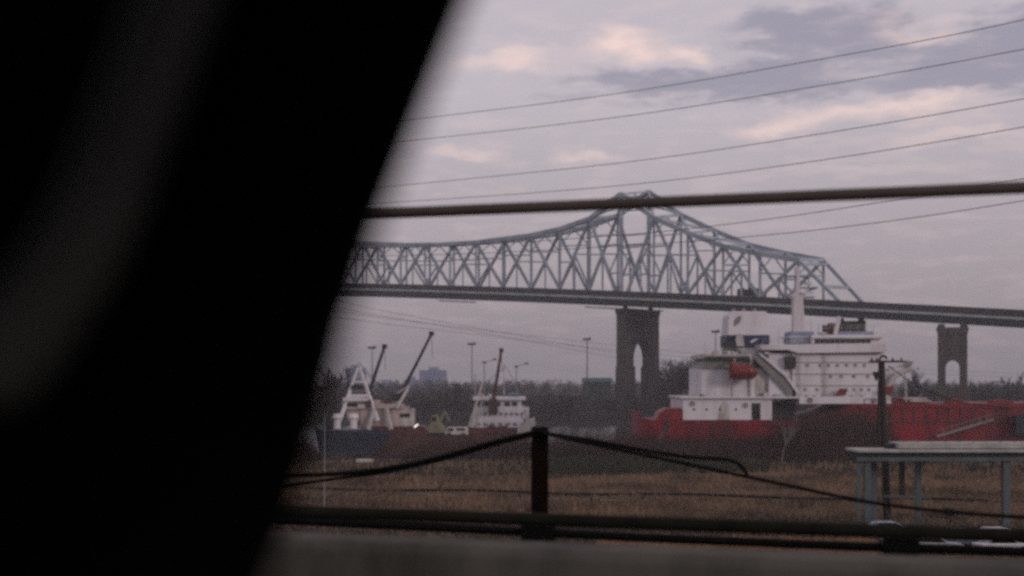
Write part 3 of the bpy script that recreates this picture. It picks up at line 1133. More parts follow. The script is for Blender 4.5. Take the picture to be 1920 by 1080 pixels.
ws = thing('work_vessel', V(690, 845, 5), 'work vessel with blue hull, pinkish deckhouse and white triangular mast beside the car pillar', 'boat')
vpoly([(588, 798), (600, 806), (700, 808), (728, 812), (744, 826), (738, 840), (730, 858), (600, 858)], 0, 10, 'hull', M['blue'], ws, bevel=.1)
vpoly([(690, 800), (790, 800), (806, 812), (806, 830), (746, 830), (728, 813), (700, 806)], 2.5, 11, 'stern_bulwark', M['maroon'], ws)
vbox(672, 766, 746, 803, 3, 9, 'deckhouse', M['cream'], ws, bevel=.08)
vbox(668, 758, 752, 766.5, 2.4, 9.6, 'deckhouse_roof', M['cream'], ws, bevel=.05)
vbox(744, 768, 772, 802, 3.5, 9, 'aft_cabin', M['white_b'], ws, bevel=.08)
vbox(748, 776, 766, 783, 3.3, 3.6, 'window', M['glass'], ws)
vbox(638, 752, 690, 768, 2.6, 8.5, 'wheelhouse', M['white_b'], ws, bevel=.06)
vbox(644, 756, 684, 763, 2.45, 2.7, 'window', M['glass'], ws)
vbox(640, 746, 688, 752.3, 2, 9, 'wheelhouse_roof', M['white'], ws)
vbox(646, 768, 680, 790, 3.2, 8, 'lower_cabin', M['cream'], ws)
b = MB()
b.beam(V(634, 790, 2), V(666, 690, 4), .75, w2=.45)
b.beam(V(706, 790, 2), V(670, 690, 4), .75, w2=.45)
b.beam(V(650, 742, 3), V(688, 742, 3), .5)
b.beam(V(658, 716, 3.4), V(678, 716, 3.4), .4)
b.beam(V(668, 690, 4), V(668, 676, 4), .25)
b.build('mast', M['white'], ws)
vbox(656, 722, 679, 730, 2.6, 4, 'mast_platform', M['dark_metal'], ws)
for X in (700, 722):
    b = MB()
    b.beam(V(X, 766, 2.2), V(X - 12 + (X - 700), 806, 1.4), .7)
    b.build('frame_leg', M['white_b'], ws)
for X in (631, 662):
    b = MB()
    c0, c1 = V(X, 804, 1), V(X, 784, 1)
    b.tube([c0, c1], .75, 10)
    b.tube([c1, c1 + Vector((0, 0, .9))], 1.15, 12, r2=.8)
    b.tube([V(X - 8, 781, 1), V(X + 8, 781, 1)], .42, 8)
    b.build('ventilator', M['white'], ws, smooth=False)
b = MB()
b.beam(V(742, 766, 2), V(766, 722, 3), .5)
b.beam(V(742, 738, 3), V(766, 722, 3), .25)
b.build('crane_support', M['white_b'], ws)
vbox(683, 750, 694, 765, 2.2, 3.4, 'hose_reel', M['boom_red'], ws)
for X0, Y0, X1, Y1 in ((668, 678, 602, 806), (668, 678, 748, 768), (668, 690, 770, 770), (766, 722, 722, 766)):
    MB().tube([V(X0, Y0, 4), V(X1, Y1, 3)], .06, 5).build('rigging', M['dark_metal'], ws)
for X in (618, 646, 676, 704):
    c = V(X, 822, -.16)
    MB().tube([c + Vector((.5 * math.cos(q), 0, .5 * math.sin(q))) for q in np.linspace(0, 2 * math.pi, 12)], .16, 6, cap=False).build('tyre_fender', M['tyre'], ws)
for X, Y, w_, h_ in ((696, 758, 14, 7), (716, 758, 9, 10), (732, 758, 12, 5), (752, 768, 12, 6), (606, 806, 9, 8)):
    vbox(X, Y - h_, X + w_, Y, 4, 6, 'deck_gear', M['cream'] if w_ > 10 else M['boom_red'], ws)


def boom(name, px, w0, w1, D, label, m, mast=None):
    t = thing(name, V(*px[0], 0, D), label, 'crane', 'crane booms at the waterside')
    pts = [V(X, Y, 0, D) for X, Y in px]
    b = MB()
    n = len(pts) - 1
    for i, (a, c) in enumerate(zip(pts, pts[1:])):
        b.beam(a, c, w0 + (w1 - w0) * i / n, w2=w0 + (w1 - w0) * (i + 1) / n)
    b.build('boom', m, t)
    e = MB()
    e.box(tuple(pts[-1] + Vector((-.5, -.5, -.4))), tuple(pts[-1] + Vector((.5, .5, .5))))
    e.build('boom_head', m, t)
    e = MB()
    e.tube([pts[-1], pts[-1] + Vector((.2, 0, -5))], .05, 5)
    e.build('hoist_rope', m, t)
    f = MB()
    f.box(tuple(pts[0] + Vector((-1.1, -1, -2.6))), tuple(pts[0] + Vector((1.1, 1, .4))), .2)
    f.build('winch_base', m, t)
    return t


boom('crane', [(745, 742), (753, 735), (760, 722), (780, 684), (809, 626)], .85, .5, VD + 6, 'longest dark crane boom, leaning right over the blue hulled vessel', M['dark_metal'])
boom('crane', [(692, 738), (704, 700), (721, 650)], .8, .5, VD + 7, 'short dark crane boom leaning right, beside the white triangular mast', M['dark_metal'])

V2 = 292.0
w2 = thing('supply_vessel', V(940, 830, 5, V2), 'white tiered vessel with dull red hull between the yellow digger and bridge pier', 'boat')
vpoly([(868, 806), (880, 802), (972, 802), (1000, 790), (1008, 794), (1000, 812), (990, 834), (876, 834)], 0, 11, 'hull', M['maroon'], w2, V2, .1)
vpoly([(970, 800), (1003, 785), (1006, 795), (996, 812), (970, 814)], -.3, 11.2, 'bow_bulwark', M['white_b'], w2, V2)
vbox(882, 786, 986, 805, 1.2, 10, 'lower_tier', M['white'], w2, V2, .08)
vbox(888, 765, 992, 786.4, 1.6, 9.6, 'middle_tier', M['white'], w2, V2, .08)
vpoly([(986, 766), (996, 790), (986, 800), (978, 780)], 1.2, 9, 'wing', M['white_b'], w2, V2)
vbox(892, 750, 978, 765.4, 2, 9, 'wheelhouse', M['white'], w2, V2, .08)
vbox(886, 744, 986, 750.6, 1.3, 9.8, 'wheelhouse_roof', M['white'], w2, V2, .05)
for X0, X1 in ((892, 906), (908, 922), (924, 938), (946, 956), (960, 970)):
    vbox(X0, 754, X1, 761.5, 1.85, 2.1, 'window', M['glass'], w2, V2)
for X in range(896, 986, 10):
    vbox(X, 774, X + 6, 779, 1.45, 1.7, 'porthole', M['grey'], w2, V2)
for X in range(892, 980, 14):
    vbox(X, 793, X + 8, 798, 1.05, 1.3, 'porthole', M['grey'], w2, V2)
vpoly([(905, 812), (918, 796), (930, 800), (950, 798), (958, 812)], -.4, 1.0, 'deck_gear', M['maroon'], w2, V2)
b = MB()
b.beam(V(880, 800, 1, V2), V(904, 718, 2, V2), .6, w2=.35)
b.beam(V(892, 800, 1, V2), V(906, 740, 2, V2), .4, w2=.3)
b.build('frame_leg', M['white_b'], w2)
for X, Yt in ((945, 684), (890, 700)):
    MB().tube([V(X, 745, 5, V2), V(X, Yt, 5, V2)], .16, 6).build('mast', M['white_b'], w2)
for X0, Y0, X1, Y1 in ((904, 718, 875, 804), (945, 684, 985, 746), (945, 690, 904, 722)):
    MB().tube([V(X0, Y0, 2, V2), V(X1, Y1, 2, V2)], .06, 5).build('rigging', M['dark_metal'], w2)
for X, Y, w_, h_ in ((896, 744, 9, 7), (915, 744, 6, 5), (884, 802, 12, 6), (974, 765, 10, 5)):
    vbox(X, Y - h_, X + w_, Y, 4, 6, 'deck_gear', M['white_b'], w2, V2)
vbox(952, 737, 974, 744.2, 3, 7, 'covered_boat', M['roof_blue'], w2, V2, .2)
boom('crane', [(925, 752), (931, 714), (940, 657)], .85, .6, V2 + 1, 'nearly upright dark red crane boom above the white tiered vessel', M['boom_red'])

# ------------------------------------------------------------------ shore clutter at the left: digger, van, lamp
dg = thing('digger', (0, 0, 0), 'faded yellow digger standing on the far bank left of the white tiered vessel', 'digger')
DD = 229.0
gz = -.1


def G(X, Y, dy=0, D=DD):
    return V(X, Y, dy, D)


dg.location = G(815, 815, 1)
vpoly([(802, 812), (804, 798), (810, 790), (822, 790), (832, 800), (832, 812)], 0, 2.4, 'body', M['yellow'], dg, DD, .08)
vpoly([(806, 798), (808, 780), (820, 778), (824, 792)], .3, 2.1, 'cab', M['yellow'], dg, DD, .08)
vbox(809, 782, 818, 790, .25, .4, 'window', M['glass'], dg, DD)
b = MB()
b.beam(G(822, 794, 1.2), G(834, 772, 1.2), .45)
b.beam(G(834, 772, 1.2), G(842, 790, 1.2), .35)
b.build('arm', M['yellow'], dg)
vbox(800, 812, 834, 818, -.2, 2.6, 'track', M['tyre'], dg, DD)
gx = np.linspace(G(690, 0).x, G(925, 0).x, 30)
gy = np.linspace(DD - 6, DD + 9, 14)


def mound(x, y):
    u = (x - gx[0]) / (gx[-1] - gx[0])
    w = (y - gy[0]) / (gy[-1] - gy[0])
    return -1.2 + 5.05 * min(1, 6 * u, 6 * (1 - u)) * min(1, 3.2 * w, 4 * (1 - w)) + .25 * math.sin(x * 1.7 + y) * math.sin(y * 1.1) * min(1, 4 * u, 4 * (1 - u)) * (w < .35)


tag(grid_mesh('spoil_bank', list(gx), list(gy), mound, M['thicket']), 'dark low earth bank under the yellow digger and pale van', 'bank')
vn = thing('van', G(855, 818, 1), 'dull white van parked on the bank beside the yellow digger', 'van')
vpoly([(832, 815), (833, 806), (840, 801), (876, 801), (878, 815)], 0, 1.9, 'body', M['white_b'], vn, DD, .08)
vbox(840, 803, 850, 808, -.06, .1, 'window', M['glass'], vn, DD)
vbox(856, 803, 872, 807, -.06, .1, 'window', M['glass'], vn, DD)
for X in (842, 868):
    c = G(X, 815, 0)
    MB().tube([c + Vector((0, -.08, 0)), c + Vector((0, .2, 0))], .33, 12).build('wheel', M['tyre'], vn)
# small lit work lamp
lmp = material('lit_lamp_glass', (1, .95, .85))
lb_ = lmp.node_tree.nodes['Principled BSDF']
lb_.inputs['Emission Color'].default_value = (1, .93, .85, 1)
lb_.inputs['Emission Strength'].default_value = 1.1
wl = thing('work_lamp', G(780, 830, 0), 'small lit white lamp on a short stand at the waterside, left of the yellow digger', 'lamp')
MB().tube([G(780, 856, .3), G(780, 800, .3)], .06, 6).build('stand', M['dark_metal'], wl)
vpoly([(776, 800), (783, 794.5), (784.5, 796.5), (777, 802.5)], 0, .25, 'lamp_glass', lmp, wl, DD)
vpoly([(774, 802.5), (784.5, 792), (787, 796), (777, 805.5)], .26, .6, 'housing', M['lamp_head'], wl, DD)


# ------------------------------------------------------------------ high mast lamps on the far shore
def high_mast(X, Yt, D, kind, label):
    top = P(X, Yt, D)
    base = Vector((top.x, top.y, .1))
    t = thing('lamp_mast', base, label, 'lamp post', 'tall lamp masts along the far shore')
    MB().tube([base, top], .30, 8, r2=.16).build('pole', M['lamp_steel'], t)
    b = MB()
    if kind == 'arm':
        b.beam(top + Vector((-.3, 0, 0)), top + Vector((3.6, 0, 1.1)), .22)
        b.build('arm', M['lamp_steel'], t)
        for q in (Vector((.0, 0, .1)), Vector((3.6, 0, 1.1))):
            c = MB()
            c.box(tuple(top + q + Vector((-.8, -.4, -.2))), tuple(top + q + Vector((.8, .4, .35))), .12)
            c.build('lamp_head', M['lamp_head'], t)
    else:
        b.beam(top + Vector((-1.3, 0, -.1)), top + Vector((1.3, 0, -.1)), .14)
        b.build('arm', M['lamp_steel'], t)
        for q in (-1.1, -.2, .8):
            c = MB()
            c.box(tuple(top + Vector((q - .45, -.5, -.1))), tuple(top + Vector((q + .5, .5, .55 + .25 * (q > .5)))), .1)
            c.build('lamp_head', M['lamp_head'], t)
    return t


high_mast(698, 653, 440, 'c', 'tall lamp mast far left, its head beside the short dark crane boom')
high_mast(885, 646, 440, 'c', 'slender lamp mast right of the blue tower blocks, left of the white tiered vessel')
high_mast(908, 680, 450, 'arm', 'two armed lamp mast just left of the dark red crane boom')
high_mast(968, 688, 450, 'arm', 'two armed lamp mast just right of the dark red crane boom')
high_mast(1101, 637, 450, 'c', 'tall lamp mast standing by the blue roofed shed left of the bridge pier')
high_mast(1342, 623, 440, 'c', 'lamp mast whose head shows left of the ship funnel')

# ------------------------------------------------------------------ far buildings


def building(X0, Yt, X1, D, name, wall, depth, label, floors=0, roof=None):
    a, c = P(X0, Yt, D), P(X1, Yt, D)
    t = thing(name, ((a.x + c.x) / 2, D, 0), label, 'building')
    b = MB()
    b.box((a.x, D, 0), (c.x, D + depth, a.z))
    b.build('wall', wall, t)
    if floors:
        for i in range(floors):
            z = a.z * (i + .45) / floors
            b = MB()
            b.box((a.x + 1, D - .12, z), (c.x - 1, D + .01, z + a.z / floors * .4))
            b.build('window', M['far_glass'], t)
    b = MB()
    if roof:
        b.box((a.x - .6, D - .6, a.z), (c.x + .6, D + depth + .6, a.z + 1.6), .3)
        b.build('roof', roof, t)
    else:
        b.box((a.x + (c.x - a.x) * .35, D + 2, a.z), (a.x + (c.x - a.x) * .7, D + depth - 2, a.z + 3.2))
        b.build('roof_house', wall, t)
    return t


building(786, 694, 836, 1300, 'tower_block', M['far_building'], 24, 'larger hazy blue tower block on the horizon right of the long crane boom', 8)
building(758, 712, 784, 1250, 'tower_block', M['far_building'], 24, 'lower hazy blue block adjoining the larger tower block', 6)
building(704, 718, 742, 1300, 'tower_block', M['far_building'], 24, 'hazy blue block between the two left crane booms', 6)
building(646, 690, 682, 1300, 'tower_block', M['far_building'], 24, 'hazy blue block behind the white triangular mast', 7)
building(1097, 716, 1146, 500, 'storage_shed', M['wall_dark'], 16, 'dark shed with a blue roof left of the bridge pier', 0, M['roof_blue'])

# ------------------------------------------------------------------ steel platform in the field at the right, pole behind it
PD = 118.0


def Q(X, Y, dy=0):
    return V(X, Y, dy, PD)


pf = thing('steel_platform', Q(1760, 990, 4), 'pale blue steel platform on tall legs in the field at the right', 'platform')
gz0 = -.2
for X, w, dy, m in ((1611, .3, .2, 'platform'), (1627, .55, .2, 'platform'), (1649, .95, 2.8, 'platform'), (1742, .5, 3.2, 'platform'), (1887, .6, .2, 'platform'), (2030, .55, .2, 'platform'), (2180, .55, .2, 'platform'), (1990, .5, 3, 'platform'), (2180, .5, 3, 'platform')):
    t = Q(X, 858, dy)
    b = MB()
    b.box((t.x - w / 2, t.y - w / 2, gz0 - .3), (t.x + w / 2, t.y + w / 2, t.z))
    b.box((t.x - w / 2 - .2, t.y - w / 2 - .2, gz0 - .3), (t.x + w / 2 + .2, t.y + w / 2 + .2, gz0 + .35))
    b.build('leg', M[m], pf)
a, c = Q(1606, 849), Q(2220, 849)
b = MB()
b.box((a.x + .2, PD - .1, Q(0, 862).z), (c.x, PD + 3.4, Q(0, 850).z))
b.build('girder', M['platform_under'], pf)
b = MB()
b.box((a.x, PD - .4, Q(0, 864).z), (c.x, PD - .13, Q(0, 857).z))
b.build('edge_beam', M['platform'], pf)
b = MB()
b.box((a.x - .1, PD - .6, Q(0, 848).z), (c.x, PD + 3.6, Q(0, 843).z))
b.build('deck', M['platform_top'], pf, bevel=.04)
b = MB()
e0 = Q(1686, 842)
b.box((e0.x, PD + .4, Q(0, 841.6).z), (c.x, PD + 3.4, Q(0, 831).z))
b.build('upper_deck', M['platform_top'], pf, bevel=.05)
b = MB()
tnk = Q(1668, 838, 1.5)
b.tube([tnk, tnk + Vector((1.7, 0, 0))], .28, 10)
b.build('pipe_end', M['platform_under'], pf)
b = MB()
b.beam(Q(1672, 925, 3), Q(1686, 985, 3), .2)
b.build('brace', M['wood'], pf)
b = MB()
b.beam(Q(1712, 936, 3.4), Q(1712, 862, 3.4), .42)
b.build('hanger', M['wood'], pf)
b = MB()
b.beam(Q(1632, 935, 3.0), Q(1760, 938, 3.0), .18)
b.build('cross_beam', M['platform'], pf)
b = MB()
b.beam(Q(1744, 868, 3.2), Q(1800, 862, 3.2), .2)
b.beam(Q(1744, 880, 3.2), Q(1770, 861, 3.2), .16)
b.beam(Q(1885, 880, .3), Q(1850, 861, .3), .18)
b.build('knee_brace', M['platform'], pf)
for X in np.arange(1620, 2200, 26):
    MB().beam(Q(X, 831, .5), Q(X, 822, .5), .05).build('rail_stub', M['platform'], pf)

PO = 126.0
po = thing('utility_pole', V(1658, 960, 0, PO), 'dark utility pole with a crossarm and curved top, rising behind the steel platform', 'pole')
b = MB()
t0, t1 = V(1668, 985, 0, PO), V(1653, 678, 0, PO)
b.tube([Vector((V(1664, 900, 0, PO).x, PO, -.4)), t1], .40, 12, r2=.30)
b.build('pole', M['wood'], po, smooth=True)
b = MB()
b.tube(smooth_path([V(1644, 830, -.3, PO), V(1647, 690, -.3, PO), V(1647, 676, -.3, PO), V(1651, 669, -.3, PO), V(1657, 668, -.3, PO), V(1661, 673, -.3, PO)], 6), .11, 8)
b.build('riser_pipe', M['wood'], po, smooth=True)
b = MB()
b.beam(V(1628, 678, -.35, PO), V(1694, 678, -.35, PO), .16, .2)
b.build('crossarm', M['wood'], po)
for X in (1633, 1642, 1672, 1688):
    MB().tube([V(X, 677, -.35, PO), V(X, 671, -.35, PO)], .11, 8, r2=.07).build('insulator', M['dark_metal'], po)
vpoly([(1633, 697), (1646, 697), (1648, 703), (1643, 704), (1639, 714), (1635, 704)], -.9, -.5, 'transformer_bracket', M['wood'], po, PO)
# its service wire, going off to the right
tag(MB().tube(smooth_path([V(1664, 686, -.3, PO), V(1700, 698, 3, PO), V(1760, 720, 8, PO), V(1850, 745, 14, PO), V(1960, 764, 22, PO), V(2150, 780, 34, PO)], 8), .055, 6).build('service_wire', M['cable']),
    'sagging service wire running right from the utility pole past the right bridge pier', 'wire')

# ------------------------------------------------------------------ thin power lines in the sky


def line(pts, r, label, grp):
    return tag(MB().tube(smooth_path([P(X, Y, d) for X, Y, d in pts], 12), r, 6).build('power_line', M['wire'], smooth=True), label, 'power line', grp)


def upper(xy, label, r=.028):
    # straight run towards the left: depth grows as the line recedes
    pts = []
    for X, Y in xy:
        k = (X - 960) / F
        pts.append((X, Y, 118 / (1 + 1.15 * k)))
    return line(pts, r, label, 'power lines across the upper sky')


upper([(2300, -70), (1915, 38), (1500, 118), (1140, 178), (830, 217), (640, 236), (300, 262)], 'topmost thin power line across the sky')
upper([(2300, 6), (1915, 93), (1500, 167), (1140, 222), (780, 262), (560, 280), (250, 300)], 'second thin power line from the top of the sky')
upper([(2300, 106), (1920, 185), (1500, 257), (1140, 308), (720, 350), (500, 366), (200, 382)], 'third thin power line from the top of the sky')
upper([(2300, 162), (1920, 238), (1500, 306), (1140, 350), (740, 379), (500, 390), (200, 400)], 'fourth thin power line from the top of the sky')
upper([(2300, 262), (1920, 335), (1640, 381), (1400, 416), (1150, 442), (800, 462), (400, 470)], 'power line passing from above to below the brown top rail')
upper([(2300, 306), (1920, 376), (1640, 418), (1400, 444), (1150, 462), (800, 478), (400, 484)], 'lowest thin power line, under the brown top rail at the right')


def lower(xy, label):
    return line([(X, Y, 150 + (X - 600) * .12) for X, Y in xy], .024, label, 'low power lines under the bridge deck')


lower([(300, 480), (650, 568), (800, 598), (1000, 634), (1200, 668), (1500, 705), (1900, 735)], 'uppermost of the faint low wires sagging under the bridge at the left')
lower([(300, 500), (650, 580), (800, 606), (1000, 641), (1200, 677), (1500, 714), (1900, 742)], 'second faint low wire from the top under the bridge at the left')
lower([(300, 530), (690, 592), (850, 612), (1000, 630), (1200, 652), (1500, 680), (1900, 700)], 'third faint low wire, crossing the others under the bridge at the left')
lower([(300, 545), (690, 603), (850, 622), (1000, 640), (1200, 661), (1500, 688), (1900, 708)], 'lowest of the faint low wires under the bridge at the left')

# ------------------------------------------------------------------ pipe across the field, thin signpost, saplings
pl = thing('field_pipeline', V(960, 928, 0, 152), 'long dark pipe lying on low supports across the brown grass field', 'pipeline')
a, c = Vector((-62, 167.9, .30)), Vector((100, 133.8, .30))
MB().tube([a.lerp(c, t) + Vector((0, 0, .12 * math.sin(t * 40))) for t in np.linspace(0, 1, 60)], 0.15, 8).build('pipe', M['cable'], pl, smooth=True)
for t in np.linspace(.03, .97, 22):
    q = a.lerp(c, t)
    b = MB()
    b.box((q.x - .12, q.y - .2, -.6), (q.x + .12, q.y + .2, .2))
    b.build('support', M['dark_metal'], pl)
tr = grid_mesh('track', list(np.linspace(-62, 16, 41)), [0, 1, 2], lambda x, y: 0, M['gravel'])
for v in tr.data.vertices:
    x, k = v.co.x, v.co.y
    y = 167.9 - (x + 62) * .2105 - 1.0 - k * .7
    v.co = (x, y, field_z(x, y) + .10)
struct(tr)
for X, Yt, Yb, D, r, lab in ((608, 778, 950, 128, .07, 'tall thin grey marker pole standing in the field beside the car pillar'),):
    t = P(X, Yt, D)
    z0 = field_z(t.x, t.y) - .2
    e = thing('marker_pole', (t.x, t.y, z0), lab, 'pole')
    MB().tube([Vector((t.x, t.y, z0)), t], r, 8).build('pole', M['lamp_steel'], e)
    MB().tube([t, t + Vector((0, 0, .12))], r * 1.8, 8).build('cap', M['lamp_steel'], e)


# ------------------------------------------------------------------ trees
def bare_tree(base, h, spread, label, mtrunk, mtwig, seed, lean=0.0, r0=None, levels=4, cat='tree', name='bare_tree', group=None, fine=1.0, multi=1):
    rnd = random.Random(seed)
    t = thing(name, base, label, cat, group)
    base = Vector(base)
    r0 = r0 or h * .018
    tr_, cr = MB(), MB()

    def limb(p, d, L, r, lev):
        n = 4
        pts = [p]
        q = p.copy()
        dd = d.copy()
        for i in range(n):
            dd = (dd + Vector((rnd.gauss(0, .10), rnd.gauss(0, .10), rnd.gauss(.03, .06)))).normalized()
            q = q + dd * (L / n)
            pts.append(q.copy())
        (tr_ if lev < 2 else cr).tube(pts, r, 6 if lev < 2 else 3, r2=r * (.45 if lev else .5), cap=False)
        if lev >= levels:
            return
        nb = (5, 5, 5, 5, 4)[lev] if lev else 7
        for k in range(nb):
            i = rnd.uniform(.35 if lev == 0 else .2, 1.0)
            f = i * n
            j = min(int(f), n - 1)
            pp_ = pts[j].lerp(pts[j + 1], f - j)
            ang = rnd.uniform(0, 2 * math.pi)
            tilt = rnd.uniform(.35, 1.0) * spread
            side = dd.cross(Vector((math.cos(ang), math.sin(ang), .2))).normalized()
            nd = (dd * math.cos(tilt) + side * math.sin(tilt) + Vector((0, 0, .12))).normalized()
            limb(pp_, nd, L * rnd.uniform(.42, .66), max(r * rnd.uniform(.35, .5), .016 * fine), lev + 1)
    for k in range(multi):
        off = Vector((rnd.gauss(0, .3), rnd.gauss(0, .3), 0)) if multi > 1 else Vector((0, 0, 0))
        limb(base + off, Vector((lean + (rnd.gauss(0, .25) if multi > 1 else 0), rnd.gauss(0, .15) if multi > 1 else 0, 1)).normalized(), h * .62 * (rnd.uniform(.7, 1) if multi > 1 else 1), r0, 0)
    tr_.build('trunk', mtrunk, t, smooth=True)
    cr.build('crown', mtwig, t)
    return t


def at(X, D, off=0):
    x = (X - 960) / F * D
    return Vector((x, D, (field_z(x, D) if D < 239 else .1) - .3 + off))


bare_tree(at(1466, 213), 8.6, .75, 'slender pale leafless tree in front of the red hull amidships', M['pale_bark'], M['pale_bark'], 3, .06, .12, 3)
bare_tree(at(822, 150), 3.8, .8, 'thin dark sapling in the brown grass left of the rusty post', M['bark'], M['twig'], 4, .08, .06, 2, name='sapling')
bare_tree(at(874, 175), 4.6, .8, 'thin faint sapling further out, between the dark sapling and the rusty post', M['bark'], M['twig'], 5, 0, .06, 2, name='sapling')
bare_tree(at(1106, 146), 1.6, .9, 'tiny dark shrub beside the field pipe right of the rusty post', M['bark'], M['twig'], 6, 0, .06, 3, name='shrub', cat='shrub', multi=4)
bare_tree(at(1824, 190), 3.0, 1.0, 'round dark shrub seen under the platform deck', M['bark'], M['twig'], 8, 0, .06, 3, name='shrub', cat='shrub', multi=5)
bare_tree(at(1780, 128), 2.2, 1.0, 'low bush at the foot of the steel platform', M['bark'], M['twig'], 9, 0, .06, 3, name='shrub', cat='shrub', multi=5)
bare_tree(at(1232, 226), 8.0, .7, 'pale bare tree in front of the rounded red stern', M['pale_bark'], M['twig'], 31, .02, .12, 3)
far = [(1262, 405, 17.0, 'leftmost bare grey tree between the bridge pier and the ship'), (1286, 412, 18.5, 'middle bare grey tree between the bridge pier and the ship'),
       (1306, 404, 19.0, 'rightmost bare grey tree, touching the white aft deckhouse of the ship'), (1724, 425, 16.0, 'bare grey tree behind the hose crane, left of the right bridge pier'),
       (1752, 430, 12.0, 'lower bare grey tree at the left foot of the right bridge pier'), (1852, 425, 13.5, 'bare grey tree right of the right bridge pier'),
       (1890, 432, 14.5, 'bare grey tree by the right edge, beyond the bridge pier'), (840, 412, 10.5, 'bare dark tree right of the blue tower blocks behind the digger'),
       (868, 420, 12, 'bare dark tree left of the slanted white mast legs'), (626, 330, 17, 'dark bare tree beside the car pillar behind the work vessel'),
       (1060, 410, 9.0, 'bare dark tree left of the blue roofed shed')]
for i, (X, D, h, lab) in enumerate(far):
    bare_tree(at(X, D), h, .9, lab, M['bark'], M['twig'], 50 + i, 0, .28, 4, group='bare trees beyond the river', fine=4.0)


def stuff_mesh(name, v, f, m, label):
    me = bpy.data.meshes.new(name)
    me.from_pydata(v, [], f)
    me.update()
    o = bpy.data.objects.new(name, me)
    COL.objects.link(o)
    me.materials.append(m)
    o['kind'] = 'stuff'
    o['label'] = label
    o['category'] = 'vegetation'
    return o


def twigs(spots, name, m, label, lean=.25, w=(.03, .08)):
    """spots: rows x, y, z, height - each a tapering bare stem with side shoots"""
    v, f = [], []
    for x, y, z, h in spots:
        nst = 1
        dx, dy = rng.normal(0, lean), rng.normal(0, lean)
        ww = rng.uniform(*w)
        o = len(v)
        top = (x + dx * h, y + dy * h, z + h)
        v += [(x - ww, y, z), (x + ww, y, z), top]
        f.append((o, o + 1, o + 2))
        for k in range(4):
            t = rng.uniform(.3, .9)
            px, py, pz = x + dx * h * t, y + dy * h * t, z + h * t
            L = h * rng.uniform(.18, .4)
            a = rng.uniform(-1, 1)
            o = len(v)
            v += [(px, py, pz - ww * .7), (px, py, pz + ww * .7), (px + a * L, py + rng.normal(0, .3) * L, pz + L * rng.uniform(.4, 1))]
            f.append((o, o + 1, o + 2))
    return stuff_mesh(name, v, f, m, label)


# winter brush along the bank, in front of hulls
spots = []
prof = [(440, 5.0), (570, 5.0), (604, 1.2), (740, 1.4), (800, 3.6), (1000, 4.6), (1100, 5.6), (1190, 5.6), (1210, 5.0), (1300, 4.6), (1360, 4.4), (1470, 5.4), (1500, 8.6), (1540, 9.8), (1600, 9.2), (1650, 8.4), (1668, 5.2), (1700, 2.4), (2100, 1.6)]
for _ in range(12000):
    X = rng.uniform(450, 2080)
    D = rng.uniform(214, 233)
    hmax = np.interp(X, [a for a, _ in prof], [b for _, b in prof])
    if hmax < 2 and rng.random() < .6:
        continue
    if hmax > 6 and rng.random() < .25:
        hmax *= .6
    h = hmax * rng.uniform(.35, 1.0)
    x = (X - 960) / F * D
    spots.append((x, D, field_z(x, D) - .2, h))
for _ in range(4200):      # brush standing before the red hull
    X = rng.uniform(1195, 1500)
    D = rng.uniform(221, 233)
    x = (X - 960) / F * D
    spots.append((x, D, field_z(x, D) - .2, np.interp(X, [a for a, _ in prof], [b for _, b in prof]) * rng.uniform(.35, .95) * rng.uniform(.6, 1)))
for _ in range(1500):      # the dense clump in front of the tower
    X = rng.normal(1580, 52)
    D = rng.uniform(216, 232)
    if X > 1672 or X < 1478:
        continue
    x = (X - 960) / F * D
    hm = np.interp(X, [a for a, _ in prof], [b for _, b in prof])
    spots.append((x, D, field_z(x, D) - .2, hm * rng.uniform(.4, 1.0)))
twigs(spots, 'bank_brush', M['thicket'], 'brown bare brush along the river bank in front of the ship')

# grass of the field
spots = []
for _ in range(15000):
    D = 92 + 124 * rng.random() ** 1.25
    x = rng.uniform(-.22, .46) * D
    spots.append((x, D, field_z(x, D) - .05, rng.uniform(.25, .85)))
for _ in range(260):        # taller clumps
    D0 = 100 + 105 * rng.random()
    x0 = rng.uniform(-.2, .44) * D0
    hh = rng.uniform(.5, 1.5)
    for _k in range(22):
        x, D = x0 + rng.normal(0, 1.6), D0 + rng.normal(0, .7)
        spots.append((x, D, field_z(x, D) - .05, hh * rng.uniform(.5, 1.1)))
twigs(spots, 'field_grass', M['reed'], 'dry brown grass covering the field', .35, (.05, .13))
spots = []
for _ in range(3600):
    X = rng.uniform(1120, 1640)
    D = rng.uniform(100, 107)
    x = (X - 960) / F * D
    spots.append((x, D, field_z(x, D) - .05, rng.uniform(.5, 1.3)))
twigs(spots, 'tall_reeds', M['reed_sunlit'], 'orange brown reeds coloured as sunlit below the barrier', .22, (.03, .07))
spots = []
for _ in range(1500):
    X = rng.uniform(560, 1960)
    D = rng.uniform(106, 119)
    x = (X - 960) / F * D
    spots.append((x, D, field_z(x, D) - .05, rng.uniform(.6, 1.6)))
twigs(spots, 'dark_scrub', M['twig'], 'dark scrub at the near edge of the field', .3, (.05, .12))


spots = []
for _ in range(7000):
    X = rng.choice((rng.uniform(1020, 1440), rng.uniform(560, 1960)), p=(.75, .25))
    D = rng.uniform(188, 222)
    x = (X - 960) / F * D
    spots.append((x, D, field_z(x, D) - .05, rng.uniform(.4, 1.3)))
twigs(spots, 'green_scrub', M['scrub'], 'dark green scrub at the far edge of the field', .4, (.10, .25))


